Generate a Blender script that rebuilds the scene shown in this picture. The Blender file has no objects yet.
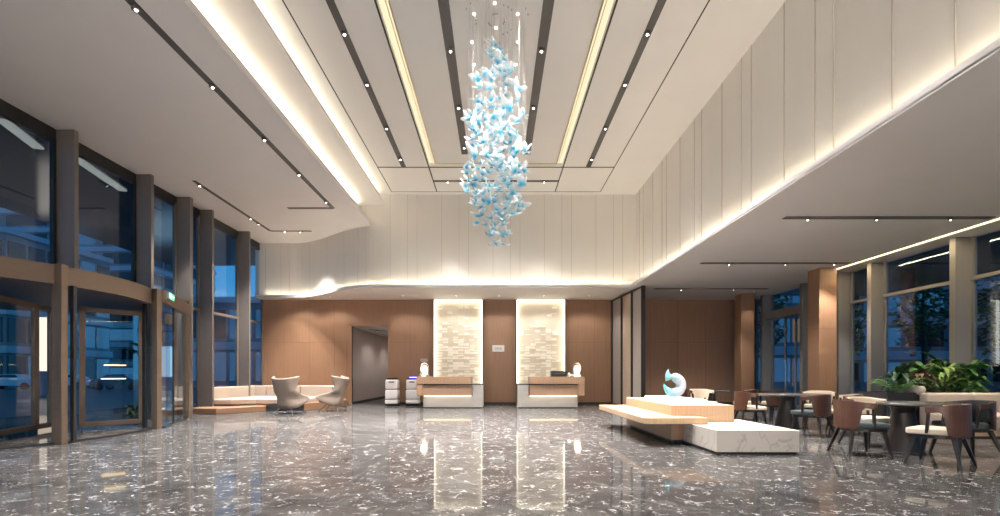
import bpy, bmesh, math, random
from mathutils import Vector, Matrix
R = math.radians
PI = math.pi
scene = bpy.context.scene
col = scene.collection
random.seed(7)

# ------------------------------------------------------------------ materials
def new_mat(name):
    m = bpy.data.materials.new(name); m.use_nodes = True
    nt = m.node_tree
    return m, nt, nt.nodes['Principled BSDF']

def pmat(name, color, rough=.5, metal=0., noise=0., scale=8., stretch=(1, 1, 1), bump=0., coat=0., spec=.5):
    m, nt, b = new_mat(name)
    b.inputs['Roughness'].default_value = rough
    b.inputs['Metallic'].default_value = metal
    b.inputs['Coat Weight'].default_value = coat
    b.inputs['Specular IOR Level'].default_value = spec
    tc = nt.nodes.new('ShaderNodeTexCoord'); mp = nt.nodes.new('ShaderNodeMapping')
    mp.inputs['Scale'].default_value = stretch
    nt.links.new(tc.outputs['Object'], mp.inputs['Vector'])
    nz = nt.nodes.new('ShaderNodeTexNoise'); nz.inputs['Scale'].default_value = scale
    nz.inputs['Detail'].default_value = 4
    nt.links.new(mp.outputs['Vector'], nz.inputs['Vector'])
    rp = nt.nodes.new('ShaderNodeValToRGB')
    c = color
    rp.color_ramp.elements[0].position = .3; rp.color_ramp.elements[1].position = .7
    rp.color_ramp.elements[0].color = (c[0]*(1-noise), c[1]*(1-noise), c[2]*(1-noise), 1)
    rp.color_ramp.elements[1].color = (min(1, c[0]*(1+noise)), min(1, c[1]*(1+noise)), min(1, c[2]*(1+noise)), 1)
    nt.links.new(nz.outputs['Fac'], rp.inputs['Fac'])
    nt.links.new(rp.outputs['Color'], b.inputs['Base Color'])
    if bump:
        bp = nt.nodes.new('ShaderNodeBump'); bp.inputs['Strength'].default_value = bump
        bp.inputs['Distance'].default_value = .01
        nt.links.new(nz.outputs['Fac'], bp.inputs['Height'])
        nt.links.new(bp.outputs['Normal'], b.inputs['Normal'])
    return m

def emat(name, color, strength):
    m = bpy.data.materials.new(name); m.use_nodes = True
    nt = m.node_tree; nt.nodes.clear()
    o = nt.nodes.new('ShaderNodeOutputMaterial'); e = nt.nodes.new('ShaderNodeEmission')
    e.inputs['Color'].default_value = (*color, 1); e.inputs['Strength'].default_value = strength
    nt.links.new(e.outputs[0], o.inputs[0])
    return m

def glow(name, color, ecol, st):
    m = pmat(name, color, .5, noise=.03, scale=3)
    b = m.node_tree.nodes['Principled BSDF']
    b.inputs['Emission Color'].default_value = (*ecol, 1); b.inputs['Emission Strength'].default_value = st
    return m

def glass_mat(name, tint=(.75, .86, .95), refl=.12, rough=.0):
    m = bpy.data.materials.new(name); m.use_nodes = True
    nt = m.node_tree; nt.nodes.clear()
    o = nt.nodes.new('ShaderNodeOutputMaterial')
    t = nt.nodes.new('ShaderNodeBsdfTransparent'); t.inputs[0].default_value = (*tint, 1)
    g = nt.nodes.new('ShaderNodeBsdfGlossy'); g.inputs['Roughness'].default_value = rough
    g.inputs['Color'].default_value = (.9, .95, 1, 1)
    f = nt.nodes.new('ShaderNodeLayerWeight'); f.inputs['Blend'].default_value = .5
    p = nt.nodes.new('ShaderNodeMath'); p.operation = 'POWER'; p.inputs[1].default_value = 5
    nt.links.new(f.outputs['Facing'], p.inputs[0])
    a = nt.nodes.new('ShaderNodeMath'); a.operation = 'MULTIPLY_ADD'; a.inputs[1].default_value = .7; a.inputs[2].default_value = refl*.5; a.use_clamp = True
    nt.links.new(p.outputs[0], a.inputs[0])
    mx = nt.nodes.new('ShaderNodeMixShader')
    nt.links.new(a.outputs[0], mx.inputs[0]); nt.links.new(t.outputs[0], mx.inputs[1]); nt.links.new(g.outputs[0], mx.inputs[2])
    nt.links.new(mx.outputs[0], o.inputs[0])
    return m

def floor_mat():
    m, nt, b = new_mat('dark veined marble')
    N = nt.nodes.new; L = nt.links.new
    tc = N('ShaderNodeTexCoord')
    def noise(scale, detail, dist=0., rough=.55, vec=None):
        n = N('ShaderNodeTexNoise'); n.inputs['Scale'].default_value = scale; n.inputs['Detail'].default_value = detail
        n.inputs['Distortion'].default_value = dist; n.inputs['Roughness'].default_value = rough
        L(vec or tc.outputs['Object'], n.inputs['Vector']); return n.outputs['Fac']
    def math_(op, a, bb, cl=False):
        n = N('ShaderNodeMath'); n.operation = op; n.use_clamp = cl
        for i, v in enumerate((a, bb)):
            if isinstance(v, (int, float)): n.inputs[i].default_value = v
            else: L(v, n.inputs[i])
        return n.outputs[0]
    base = noise(2.6, 10, 1.0, .74)
    rp = N('ShaderNodeValToRGB')
    e = rp.color_ramp.elements
    e[0].position = .34; e[0].color = FL_DARK
    e[1].position = .68; e[1].color = FL_LIGHT
    L(base, rp.inputs['Fac'])
    # thin broken veins
    v = noise(5.2, 7, 1.4, .66)
    r = math_('ABSOLUTE', math_('SUBTRACT', v, .5), 0)
    vein = math_('SUBTRACT', 1.0, math_('MULTIPLY', r, 34.), True)
    mask = math_('MULTIPLY', math_('SUBTRACT', noise(6.5, 6, .5, .7), .54), 14., True)
    vein = math_('MULTIPLY', vein, mask, True)
    # white chips
    vo = N('ShaderNodeTexVoronoi'); vo.inputs['Scale'].default_value = 8; vo.feature = 'F1'
    wv = N('ShaderNodeMapping'); wv.inputs['Rotation'].default_value = (0, 0, .5); wv.inputs['Scale'].default_value = (1, 2.1, 1)
    nzc = N('ShaderNodeTexNoise'); nzc.inputs['Scale'].default_value = 9; nzc.inputs['Detail'].default_value = 5
    L(tc.outputs['Object'], nzc.inputs['Vector'])
    mxv = N('ShaderNodeMixRGB'); mxv.blend_type = 'ADD'; mxv.inputs[0].default_value = .25
    L(tc.outputs['Object'], mxv.inputs[1]); L(nzc.outputs['Color'], mxv.inputs[2])
    L(mxv.outputs[0], wv.inputs['Vector']); L(wv.outputs[0], vo.inputs['Vector'])
    chip = math_('MULTIPLY', math_('SUBTRACT', .17, vo.outputs['Distance']), 14., True)
    cm = math_('MULTIPLY', math_('SUBTRACT', noise(1.8, 5, 0, .65), .48), 14., True)
    chip = math_('MULTIPLY', chip, cm, True)
    tot = math_('MAXIMUM', vein, chip)
    mx = N('ShaderNodeMixRGB'); mx.inputs[2].default_value = FL_VEIN
    L(math_('MULTIPLY', tot, .95), mx.inputs[0]); L(rp.outputs[0], mx.inputs[1]); L(mx.outputs[0], b.inputs['Base Color'])
    b.inputs['Roughness'].default_value = .055
    b.inputs['Specular IOR Level'].default_value = .10
    bp = N('ShaderNodeBump'); bp.inputs['Strength'].default_value = .03; bp.inputs['Distance'].default_value = .01
    L(noise(2.2, 2), bp.inputs['Height']); L(bp.outputs[0], b.inputs['Normal'])
    b.inputs['Specular IOR Level'].default_value = 0
    gl = N('ShaderNodeBsdfGlossy'); gl.inputs['Roughness'].default_value = .05; L(bp.outputs[0], gl.inputs['Normal'])
    lw = N('ShaderNodeLayerWeight'); lw.inputs['Blend'].default_value = .5
    fac = math_('ADD', math_('MULTIPLY', math_('POWER', lw.outputs['Facing'], 3.), .46), .03)
    ms = N('ShaderNodeMixShader'); L(fac, ms.inputs[0]); L(b.outputs[0], ms.inputs[1]); L(gl.outputs[0], ms.inputs[2])
    L(ms.outputs[0], nt.nodes['Material Output'].inputs[0])
    return m
FL_DARK = (.026, .025, .025, 1)
FL_LIGHT = (.115, .111, .109, 1)
FL_VEIN = (.66, .64, .63, 1)

def marble_white():
    m, nt, b = new_mat('pale marble')
    N = nt.nodes.new; L = nt.links.new
    tc = N('ShaderNodeTexCoord')
    n = N('ShaderNodeTexNoise'); n.inputs['Scale'].default_value = 1.8; n.inputs['Detail'].default_value = 8; n.inputs['Distortion'].default_value = 1.5
    L(tc.outputs['Object'], n.inputs['Vector'])
    rp = N('ShaderNodeValToRGB'); e = rp.color_ramp.elements
    e[0].position = .47; e[0].color = (.60, .56, .51, 1); e[1].position = .53; e[1].color = (.60, .56, .51, 1)
    x = rp.color_ramp.elements.new(.5); x.color = (.44, .40, .37, 1)
    L(n.outputs['Fac'], rp.inputs[0]); L(rp.outputs[0], b.inputs['Base Color'])
    b.inputs['Roughness'].default_value = .25
    return m

def wood(name, c, rough=.5):
    return pmat(name, c, rough, noise=.09, scale=5., stretch=(9, 9, .35), bump=.02)

M = {}
M['floor'] = floor_mat()
M['white'] = pmat('white plaster', (.82, .80, .775), .7, noise=.015, scale=1.2)
M['soffit'] = pmat('grey white plaster', (.81, .785, .775), .7, noise=.015, scale=1.2)
M['panel'] = pmat('ivory wall panel', (.78, .75, .70), .45, noise=.02, scale=2, stretch=(1, 1, .2))
M['seam'] = pmat('panel joint', (.56, .51, .44), .6)
M['black'] = pmat('black metal', (.012, .012, .013), .45)
M['track'] = pmat('dark grey track metal', (.085, .08, .078), .5)
M['wood'] = wood('oak veneer panelling', (.285, .158, .088))
M['wood_dark'] = wood('oak veneer dining wall', (.32, .18, .11))  # separate oak tone for the dining wall
M['wood_light'] = wood('light maple veneer', (.60, .41, .26), .42)
M['wood_desk'] = wood('desk veneer', (.38, .235, .145), .45)
M['wood_joint'] = pmat('dark veneer joint', (.16, .09, .05), .6)
M['marble'] = marble_white()
M['deskstone'] = pmat('grey beige stone', (.36, .335, .31), .3, noise=.08, scale=3, stretch=(.4, 1, 2))
M['bronze'] = pmat('brushed bronze metal', (.19, .135, .095), .42, .55, noise=.05, scale=6, stretch=(1, 1, 12))
M['fin'] = pmat('taupe metal cladding', (.18, .155, .135), .45, .25, noise=.03, scale=4, stretch=(4, 4, .2))
M['fin_pale'] = pmat('pale taupe metal cladding', (.26, .24, .215), .45, .2, noise=.03, scale=4, stretch=(4, 4, .2))
M['brass'] = pmat('brushed brass', (.62, .50, .28), .35, .8)
M['glass'] = glass_mat('window glass', (.80, .88, .95), .10)
M['clear'] = glass_mat('clear glass', (.93, .96, .97), .06)
M['acrylic'] = glass_mat('frosted acrylic', (.95, .95, .97), .12, .1)
M['fabric_cream'] = pmat('cream leather', (.48, .40, .33), .6, noise=.04, scale=30, bump=.1)
M['fabric_wing'] = pmat('pale taupe felt', (.32, .255, .212), .85, noise=.05, scale=60, bump=.1)
M['chair_brown'] = pmat('red brown leather', (.075, .029, .016), .38, noise=.15, scale=10)
M['chair_cream'] = pmat('cream upholstery', (.72, .62, .50), .65, noise=.04, scale=30)
M['chair_teal'] = pmat('slate teal upholstery', (.045, .062, .07), .6, noise=.08, scale=30)
M['dark_wood'] = pmat('dark stained wood', (.010, .007, .006), .4, noise=.2, scale=8, stretch=(4, 4, .5))
M['chrome'] = pmat('polished steel', (.6, .58, .55), .2, 1.)
M['robot'] = pmat('white plastic', (.80, .76, .75), .3, coat=.3)
M['grey'] = pmat('mid grey plastic', (.25, .24, .24), .4)
M['pillow'] = pmat('blue grey cushion', (.16, .24, .38), .8, noise=.5, scale=14)
M['leaf'] = pmat('green leaf', (.045, .13, .025), .45, noise=.45, scale=9)
M['leaf_dark'] = pmat('dark green leaf', (.022, .065, .020), .4, noise=.5, scale=9)
M['leaf_yellow'] = pmat('yellow green leaf', (.14, .22, .035), .45, noise=.4, scale=9)
M['leaf_red'] = pmat('dusky red leaf', (.12, .05, .03), .45, noise=.4, scale=9)
M['bark'] = pmat('bark', (.06, .045, .035), .9, noise=.3, scale=12)
M['planter'] = pmat('charcoal planter', (.03, .03, .032), .5)
M['soil'] = pmat('dark soil', (.02, .014, .01), .95, noise=.4, scale=20)
M['stone_pot'] = pmat('pale stone', (.5, .44, .40), .7, noise=.1)
M['screen'] = pmat('translucent reeded panel', (.40, .36, .33), .35, noise=.06, scale=3, stretch=(1, 40, .1))
M['screen_warm'] = pmat('warm reeded panel', (.52, .42, .33), .35, noise=.06, scale=3, stretch=(1, 40, .1))
M['road'] = pmat('asphalt', (.05, .055, .065), .35, noise=.2, scale=3)
M['bld'] = pmat('blue grey facade', (.22, .24, .26), .6, noise=.1, scale=.4)
M['bld_pale'] = pmat('pale facade', (.5, .54, .57), .6, noise=.1, scale=.4)
M['bld_glass'] = pmat('dark facade glass', (.02, .025, .035), .12)
M['car_white'] = pmat('white car paint', (.7, .72, .75), .2, coat=.8)
M['car_dark'] = pmat('dark blue car paint', (.03, .045, .08), .2, coat=.8)
M['rubber'] = pmat('tyre rubber', (.015, .015, .015), .8)
M['tile_back'] = glow('backlit glass board', (.75, .68, .55), (1., .80, .52), .05)
M['tile'] = glow('backlit tile', (.85, .82, .75), (1., .88, .68), .16)
M['corridor'] = pmat('grey corridor wall panel', (.48, .41, .37), .5, noise=.04, scale=4, stretch=(4, 4, .2))
M['sign_white'] = pmat('white enamel', (.8, .79, .77), .4)
M['sign_grey'] = pmat('grey lettering', (.3, .28, .27), .5)
M['tank'] = pmat('dark vestibule soffit metal', (.10, .085, .085), .35, .4)
WARM = (1., .78, .48)
M['led'] = emat('warm led', (1., .80, .48), 9)
M['led_line'] = emat('window led line', (1., .80, .45), 3.2)
M['gold'] = emat('warm diffuser', (1., .87, .58), .62)
M['spot_glow'] = emat('spot lens', (1., .88, .72), 14)
M['lantern'] = emat('lantern bulb', (1., .78, .55), 2.5)
M['panel_led'] = emat('panel led', (1., .90, .72), 3.2)
M['underglow'] = emat('under counter led', (1., .82, .45), 2.2)
M['robot_light'] = emat('robot blue light', (.12, .12, 1.), 14)
M['exit'] = emat('exit sign face', (.10, .75, .38), 1.1)
M['exit_white'] = emat('exit sign pictogram', (.8, 1., .88), 1.6)
M['shelf_led'] = emat('shelf led', (1., .72, .40), 3)
M['lit_pillar'] = emat('shopfront light', (1., .80, .64), .9)
M['lit_shop'] = emat('shopfront lit glass', (.5, .78, 1.), .6)
M['win_blue'] = emat('lit office window blue', (.07, .30, .62), .22)
M['win_warm'] = emat('lit office window warm', (1., .66, .42), .12)
M['canopy_led'] = emat('canopy strip', (1., .93, .78), .22)
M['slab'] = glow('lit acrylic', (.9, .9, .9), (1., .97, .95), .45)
M['red_lamp'] = emat('red tail lamp', (1., .12, .06), 3)

def butterfly_mat():
    m, nt, b = new_mat('aqua to clear art glass')
    N = nt.nodes.new; L = nt.links.new
    tc = N('ShaderNodeTexCoord'); ln = N('ShaderNodeVectorMath'); ln.operation = 'LENGTH'
    L(tc.outputs['Object'], ln.inputs[0])
    rp = N('ShaderNodeValToRGB'); e = rp.color_ramp.elements
    e[0].position = .015; e[0].color = (.15, .66, .90, 1); e[1].position = .08; e[1].color = (.95, .96, .97, 1)
    k = e.new(.038); k.color = (.42, .84, .95, 1)
    L(ln.outputs['Value'], rp.inputs[0])
    L(rp.outputs[0], b.inputs['Base Color'])
    b.inputs['Roughness'].default_value = .12
    b.inputs['Coat Weight'].default_value = .6
    tr = N('ShaderNodeBsdfTranslucent'); L(rp.outputs[0], tr.inputs[0])
    mx = N('ShaderNodeMixShader'); mx.inputs[0].default_value = .6
    L(b.outputs[0], mx.inputs[1]); L(tr.outputs[0], mx.inputs[2])
    L(mx.outputs[0], nt.nodes['Material Output'].inputs[0])
    return m
M['bird'] = butterfly_mat()

def sculpture_mat():
    m, nt, b = new_mat('teal to pearl art glass')
    N = nt.nodes.new; L = nt.links.new
    tc = N('ShaderNodeTexCoord'); sp = N('ShaderNodeSeparateXYZ'); L(tc.outputs['Object'], sp.inputs[0])
    rp = N('ShaderNodeValToRGB'); e = rp.color_ramp.elements
    mr = N('ShaderNodeMapRange'); mr.inputs[1].default_value = -.25; mr.inputs[2].default_value = .2
    L(sp.outputs[0], mr.inputs[0]); L(mr.outputs[0], rp.inputs[0])
    e[0].position = 0; e[0].color = (.08, .45, .48, 1); e[1].position = 1; e[1].color = (.66, .67, .74, 1)
    k = e.new(.45); k.color = (.25, .42, .50, 1)
    L(rp.outputs[0], b.inputs['Base Color'])
    b.inputs['Roughness'].default_value = .15; b.inputs['Coat Weight'].default_value = .5
    b.inputs['Subsurface Weight'].default_value = .2; b.inputs['Subsurface Scale'].default_value = .1
    return m
M['sculpt'] = sculpture_mat()

# ------------------------------------------------------------------ mesh builder
class MB:
    def __init__(s): s.v = []; s.f = []
    def add(s, vs, fs):
        b = len(s.v); s.v += [tuple(x) for x in vs]; s.f += [tuple(b+i for i in f) for f in fs]; return s
    def box(s, x0, x1, y0, y1, z0, z1):
        return s.prism([(x0, y0), (x1, y0), (x1, y1), (x0, y1)], z0, z1)
    def prism(s, poly, z0, z1, scale_top=None):
        n = len(poly)
        a = sum(poly[i][0]*poly[(i+1) % n][1]-poly[(i+1) % n][0]*poly[i][1] for i in range(n))
        if a < 0: poly = poly[::-1]
        vs = [(x, y, z0) for x, y in poly]+[(x, y, z1) for x, y in poly]
        fs = [tuple(range(n))[::-1], tuple(range(n, 2*n))]+[(i, (i+1) % n, n+(i+1) % n, n+i) for i in range(n)]
        return s.add(vs, fs)
    def rbox(s, x0, x1, y0, y1, z0, z1, r=.02, seg=3):
        bm = bmesh.new()
        bmesh.ops.create_cube(bm, size=1)
        for v in bm.verts:
            v.co = Vector(((x0+x1)/2+v.co.x*(x1-x0), (y0+y1)/2+v.co.y*(y1-y0), (z0+z1)/2+v.co.z*(z1-z0)))
        bmesh.ops.bevel(bm, geom=bm.edges[:], offset=r, segments=seg, affect='EDGES', profile=.5)
        bm.verts.ensure_lookup_table(); bm.verts.index_update()
        s.add([v.co[:] for v in bm.verts], [[v.index for v in f.verts] for f in bm.faces]); bm.free(); return s
    def lathe(s, prof, cx=0, cy=0, n=32, sx=1., sy=1.):
        vs = []; fs = []
        for (r, z) in prof:
            for i in range(n):
                a = 2*PI*i/n; vs.append((cx+r*sx*math.cos(a), cy+r*sy*math.sin(a), z))
        for j in range(len(prof)-1):
            for i in range(n):
                fs.append((j*n+i, j*n+(i+1) % n, (j+1)*n+(i+1) % n, (j+1)*n+i))
        fs.append(tuple(range(n))[::-1]); fs.append(tuple((len(prof)-1)*n+i for i in range(n)))
        return s.add(vs, fs)
    def tube(s, pts, rad, n=8, caps=True):
        pts = [Vector(p) for p in pts]
        if not isinstance(rad, (list, tuple)): rad = [rad]*len(pts)
        vs = []; fs = []
        prev = None
        for k, p in enumerate(pts):
            t = (pts[min(k+1, len(pts)-1)]-pts[max(k-1, 0)]).normalized()
            if prev is None:
                up = Vector((0, 0, 1)) if abs(t.z) < .9 else Vector((1, 0, 0))
                a = t.cross(up).normalized()
            else:
                a = (prev-t*prev.dot(t)).normalized()
            prev = a; b = t.cross(a)
            for i in range(n):
                an = 2*PI*i/n
                vs.append(p+(a*math.cos(an)+b*math.sin(an))*rad[k])
        for k in range(len(pts)-1):
            for i in range(n):
                fs.append((k*n+i, k*n+(i+1) % n, (k+1)*n+(i+1) % n, (k+1)*n+i))
        if caps:
            fs.append(tuple(range(n))[::-1]); fs.append(tuple((len(pts)-1)*n+i for i in range(n)))
        return s.add(vs, fs)
    def beam(s, p, q, w, d):      # tapered/rectangular bar between two points: w, d = (size at p, size at q)
        p = Vector(p); q = Vector(q); w = w if isinstance(w, tuple) else (w, w); d = d if isinstance(d, tuple) else (d, d)
        vs = []
        for c, ww, dd in ((p, w[0], d[0]), (q, w[1], d[1])):
            for a, b in ((-1, -1), (1, -1), (1, 1), (-1, 1)):
                vs.append((c.x+a*ww/2, c.y+b*dd/2, c.z))
        return s.add(vs, [(3, 2, 1, 0), (4, 5, 6, 7), (0, 1, 5, 4), (1, 2, 6, 5), (2, 3, 7, 6), (3, 0, 4, 7)])
    def wallseg(s, a, b, th, z0, z1):     # upright slab along the floor line a-b
        a = Vector(a); b = Vector(b); d = (b-a).normalized(); n = Vector((-d.y, d.x))*th/2
        return s.prism([(a+n)[:], (b+n)[:], (b-n)[:], (a-n)[:]], z0, z1)
    def grid(s, P, nu, nv, closed=False):
        vs = [P(i, j) for j in range(nv) for i in range(nu)]
        fs = []
        for j in range(nv-1):
            for i in range(nu if closed else nu-1):
                fs.append((j*nu+i, j*nu+(i+1) % nu, (j+1)*nu+(i+1) % nu, (j+1)*nu+i))
        return s.add(vs, fs)
    def xform(s, m):
        s.v = [tuple(m @ Vector(v)) for v in s.v]; return s
    def build(s, name, mat, parent=None, smooth=False, bevel=0., solid=0., subsurf=0, loc=None, rot=0., off=0.):
        me = bpy.data.meshes.new(name); me.from_pydata(s.v, [], s.f); me.update()
        bm = bmesh.new(); bm.from_mesh(me); bmesh.ops.recalc_face_normals(bm, faces=bm.faces)
        bm.to_mesh(me); bm.free()
        if smooth:
            me.polygons.foreach_set('use_smooth', [True]*len(me.polygons))
        me.materials.append(M[mat] if isinstance(mat, str) else mat)
        o = bpy.data.objects.new(name, me); col.objects.link(o)
        if parent: o.parent = parent
        if loc: o.location = loc
        o.rotation_euler.z = rot
        if solid:
            k = o.modifiers.new('solid', 'SOLIDIFY'); k.thickness = solid; k.offset = off
        if bevel:
            k = o.modifiers.new('bevel', 'BEVEL'); k.width = bevel; k.segments = 2; k.limit_method = 'ANGLE'
        if subsurf:
            k = o.modifiers.new('sub', 'SUBSURF'); k.levels = subsurf; k.render_levels = subsurf
        return o

def thing(name, label, cat, loc=(0, 0, 0), rz=0., group=None):
    o = bpy.data.objects.new(name, None); col.objects.link(o)
    o.empty_display_size = .1
    o.location = loc; o.rotation_euler.z = rz
    o['label'] = label; o['category'] = cat
    if group: o['group'] = group
    return o
def tag(o, label, cat, group=None, kind=None):
    o['label'] = label; o['category'] = cat
    if group: o['group'] = group
    if kind: o['kind'] = kind
    return o
def struct(o): o['kind'] = 'structure'; return o
def sempty(name, loc=(0, 0, 0)):
    o = bpy.data.objects.new(name, None); col.objects.link(o); o.location = loc; return struct(o)
def copy_tree(o, parent=None):
    c = o.copy(); col.objects.link(c)
    if parent: c.parent = parent
    for ch in [x for x in o.children]: copy_tree(ch, c)
    return c

LG = 1.0   # overall light gain
def area(loc, rot, sx, sy, power, color=(1, .84, .64), parent=None, spread=None):
    d = bpy.data.lights.new('area_lamp', 'AREA'); d.shape = 'RECTANGLE'; d.size = sx; d.size_y = sy
    d.energy = power*LG; d.color = color
    if spread: d.spread = spread
    o = bpy.data.objects.new('area_lamp', d); col.objects.link(o); o.location = loc; o.rotation_euler = rot
    return o
def spot(loc, power, angle=80, color=(1, .945, .895), tilt=(0, 0), blend=.6, size=.04):
    d = bpy.data.lights.new('spot_lamp', 'SPOT'); d.energy = power*LG; d.color = color
    d.spot_size = R(angle); d.spot_blend = blend; d.shadow_soft_size = size
    o = bpy.data.objects.new('spot_lamp', d); col.objects.link(o); o.location = loc
    o.rotation_euler = (R(tilt[0]), R(tilt[1]), 0)
    return o

# ------------------------------------------------------------------ setting: floor, ceilings, walls
ZL, ZS, ZH = 4.13, 6.30, 7.40        # low ceiling, left soffit, high ceiling
YB = 18.7
YR = -6.0                            # wall behind the camera
struct(MB().box(-13.2, 10.35, YR, YB+.1, -.2, 0).box(-6.1, -4.1, YB+.1, 27, -.2, 0).build('floor', 'floor'))

def smooth(t): t = max(0, min(1, t)); return t*t*(3-2*t)
def ycurve(x):                        # line of the lip at the back of the hall
    return 16.1+2.1*smooth((-4.2-x)/3.7)

# high ceiling (with a slot for the gold light channel)
high = MB()
y1 = 16.6
high.box(-4.9, -2.0, YR, y1, ZH, ZH+.15)
high.box(2.0, 5.0, YR, y1, ZH, ZH+.15)
high.box(-2.0, 2.0, 14.15, y1, ZH, ZH+.15)
high.box(-1.78, 1.78, YR, 13.95, ZH, ZH+.15)
hi = struct(high.build('ceiling', 'white'))
ch = MB()
ch.box(-2.0, -1.78, YR, 14.15, ZH+.1, ZH+.14).box(1.78, 2.0, YR, 14.15, ZH+.1, ZH+.14).box(-1.78, 1.78, 13.95, 14.15, ZH+.1, ZH+.14)
ch.build('light_channel', 'gold', hi)
ed = MB()
for sx in (-1, 1):
    ed.box(*sorted((sx*1.78, sx*1.80)), YR, 13.95, ZH-.02, ZH+.1)
    ed.box(*sorted((sx*1.865, sx*1.875)), YR, 14.05, ZH+.07, ZH+.1)
ed.box(-1.78, 1.78, 13.93, 13.95, ZH-.02, ZH+.1)
ed.build('brass_edge', 'brass', hi)
sm = MB()
for sx in (-1, 1):
    sm.box(*sorted((sx*2.0, sx*2.035)), YR, 16.1, ZH-.006, ZH)
    sm.box(*sorted((sx*3.545, sx*3.57)), YR, 16.1, ZH-.004, ZH)
sm.box(-3.56, 3.56, 14.17, 14.22, ZH-.006, ZH).box(-3.56, 3.56, 16.08, 16.11, ZH-.004, ZH)
sm.build('shadow_gap', 'black', hi)

# left stepped coves
struct(MB().box(-5.6, -3.84, YR, 16.7, 7.03, 7.10).build('ceiling_step', 'white'))
# left soffit: follows the curved back wall
xs = [-9.3+(9.3-4.3)*i/24 for i in range(25)]
poly = [(-4.3, YR), (-9.35, YR)]+[(x, ycurve(x)+.28) for x in xs]
sof = MB().prism(poly, ZS, ZS+.06)
sof.box(-4.84, -4.80, YR, 16.3, ZS+.06, 7.03)
sof.box(-4.80, -4.71, YR, 16.3, 6.79, 6.81)
sof.box(-4.34, -4.30, YR, 16.36, ZS+.06, ZS+.14)
struct(sof.build('ceiling_left', 'soffit'))
# low ceiling at the back: deep curved slab with upstanding lip
xs2 = [-9.3+(9.3-4.2)*i/24 for i in range(25)]
poly = [(x, ycurve(x)) for x in xs2]+[(4.62, 16.1), (4.62, YB+.1), (-9.3, YB+.1)]
low = MB().prism(poly, ZL, ZL+.04)
lipc = [(x, ycurve(x)) for x in xs2]+[(4.62, 16.1)]
for a, b in zip(lipc[:-1], lipc[1:]):
    low.wallseg((a[0], a[1]+.015), (b[0], b[1]+.015), .03, ZL+.02, ZL+.12)
struct(low.build('ceiling_back', 'white'))
# right low ceiling
rl = MB().box(4.62, 9.55, YR, YB+.1, ZL, ZL+.04).box(9.68, 10.4, YR, 13.55, ZL, ZL+.04).box(9.55, 10.4, 13.55, YB+.1, ZL, ZL+.04)
rl.box(4.62, 4.65, YR, 16.1, ZL+.02, ZL+.12)
rl.box(9.5, 9.75, YR, 13.6, ZL+.06, ZL+.1)
rr = struct(rl.build('ceiling_right', 'soffit'))
MB().box(9.57, 9.66, YR, 13.5, ZL+.02, ZL+.05).build('light_line', 'led_line', rr)

# upper walls
wl = MB()
wxs = [-9.4+(9.4-4.0)*i/30 for i in range(31)]
wc = [(x, ycurve(x)+.26) for x in wxs]+[(4.86, 16.36)]
for a, b in zip(wc[:-1], wc[1:]): wl.wallseg(a, b, .04, ZL+.02, ZH+.05)
ub = struct(wl.build('wall_back', 'panel'))
sm = MB()
X = -9.0; pat = [.6, .33, .85]; k = 0
while X < 4.8:
    yy = ycurve(X)+.26-.022
    sm.box(X-.006, X+.006, yy-.006, yy+.01, ZL+.06, ZH)
    X += pat[k % 3]; k += 1
sm.build('panel_joint', 'seam', ub)
ur = struct(MB().box(4.84, 4.9, YR, 16.4, ZL+.02, ZH+.05).build('wall_right', 'panel'))
sm = MB(); Y = 16.0; pat = [.36, .8, 1.02]; k = 0
Y = 15.9
for Yv in [4.97, 5.76, 6.76, 7.15, 7.92, 8.94, 9.3, 10.1, 11.1, 11.5, 12.4, 13.4, 13.75, 14.55, 15.5, 15.9, 4.0, 3.6, 2.8, 1.8]:
    sm.box(4.828, 4.84, Yv-.007, Yv+.007, ZL+.06, ZH)
sm.build('panel_joint', 'seam', ur)
# lower back wall of oak, with opening
XO0, XO1, ZO = -5.70, -4.28, 3.09
bw = MB()
bw.box(-9.3, XO0, YB, YB+.1, 0, ZL+.1).box(XO1, 5.0, YB, YB+.1, 0, ZL+.1).box(XO0, XO1, YB, YB+.1, ZO, ZL+.1)
bwo = struct(bw.build('wall_back_lower', 'wood'))
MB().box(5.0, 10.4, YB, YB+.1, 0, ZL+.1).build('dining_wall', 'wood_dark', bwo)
sm = MB()
for x in (-8.4, -7.4, -6.4, -5.9, -3.4, -2.6, .13+2.75, 3.9, 6.1, 7.2, 8.3): sm.box(x-.004, x+.004, YB-.004, YB, .1, ZL)
sm.box(-9.2, XO0-.2, YB-.004, YB, 2.44, 2.447).box(XO1, -2.5, YB-.004, YB, 2.44, 2.447).box(2.75, 9.6, YB-.004, YB, 2.44, 2.447)
sm.build('panel_joint', 'wood_joint', bwo)
bf = MB()
for a, b in ((XO0-.14, XO0), (XO1, XO1+.1)): bf.box(a, b, YB-.03, YB+.1, 0, ZO+.08)
bf.box(XO0-.14, XO1+.1, YB-.03, YB+.1, ZO, ZO+.08)
bf.build('opening_frame', 'wood', bwo)
struct(MB().box(-9.2, XO0-.14, YB-.02, YB, 0, .07).box(XO1+.1, -2.47, YB-.02, YB, 0, .07).box(-.5, .78, YB-.02, YB, 0, .07)
       .box(2.75, 10.2, YB-.02, YB, 0, .07).build('baseboard_back', 'black'))
# corridor beyond the opening
cw = MB().box(-5.9, -5.80, YB+.1, 27, 0, ZO+.1).box(-4.2, -4.1, YB+.1, 27, 0, ZO+.1).box(-5.9, -4.1, 26.9, 27, 0, ZO+.1)
cwo = struct(cw.build('wall_corridor', 'corridor'))
MB().box(-5.8, -5.79, YB+.12, 26.9, 0, .06).build('skirting', 'black', cwo)
struct(MB().box(-5.9, -4.1, YB+.1, 27, ZO+.02, ZO+.1).build('ceiling_corridor', 'white'))
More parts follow.
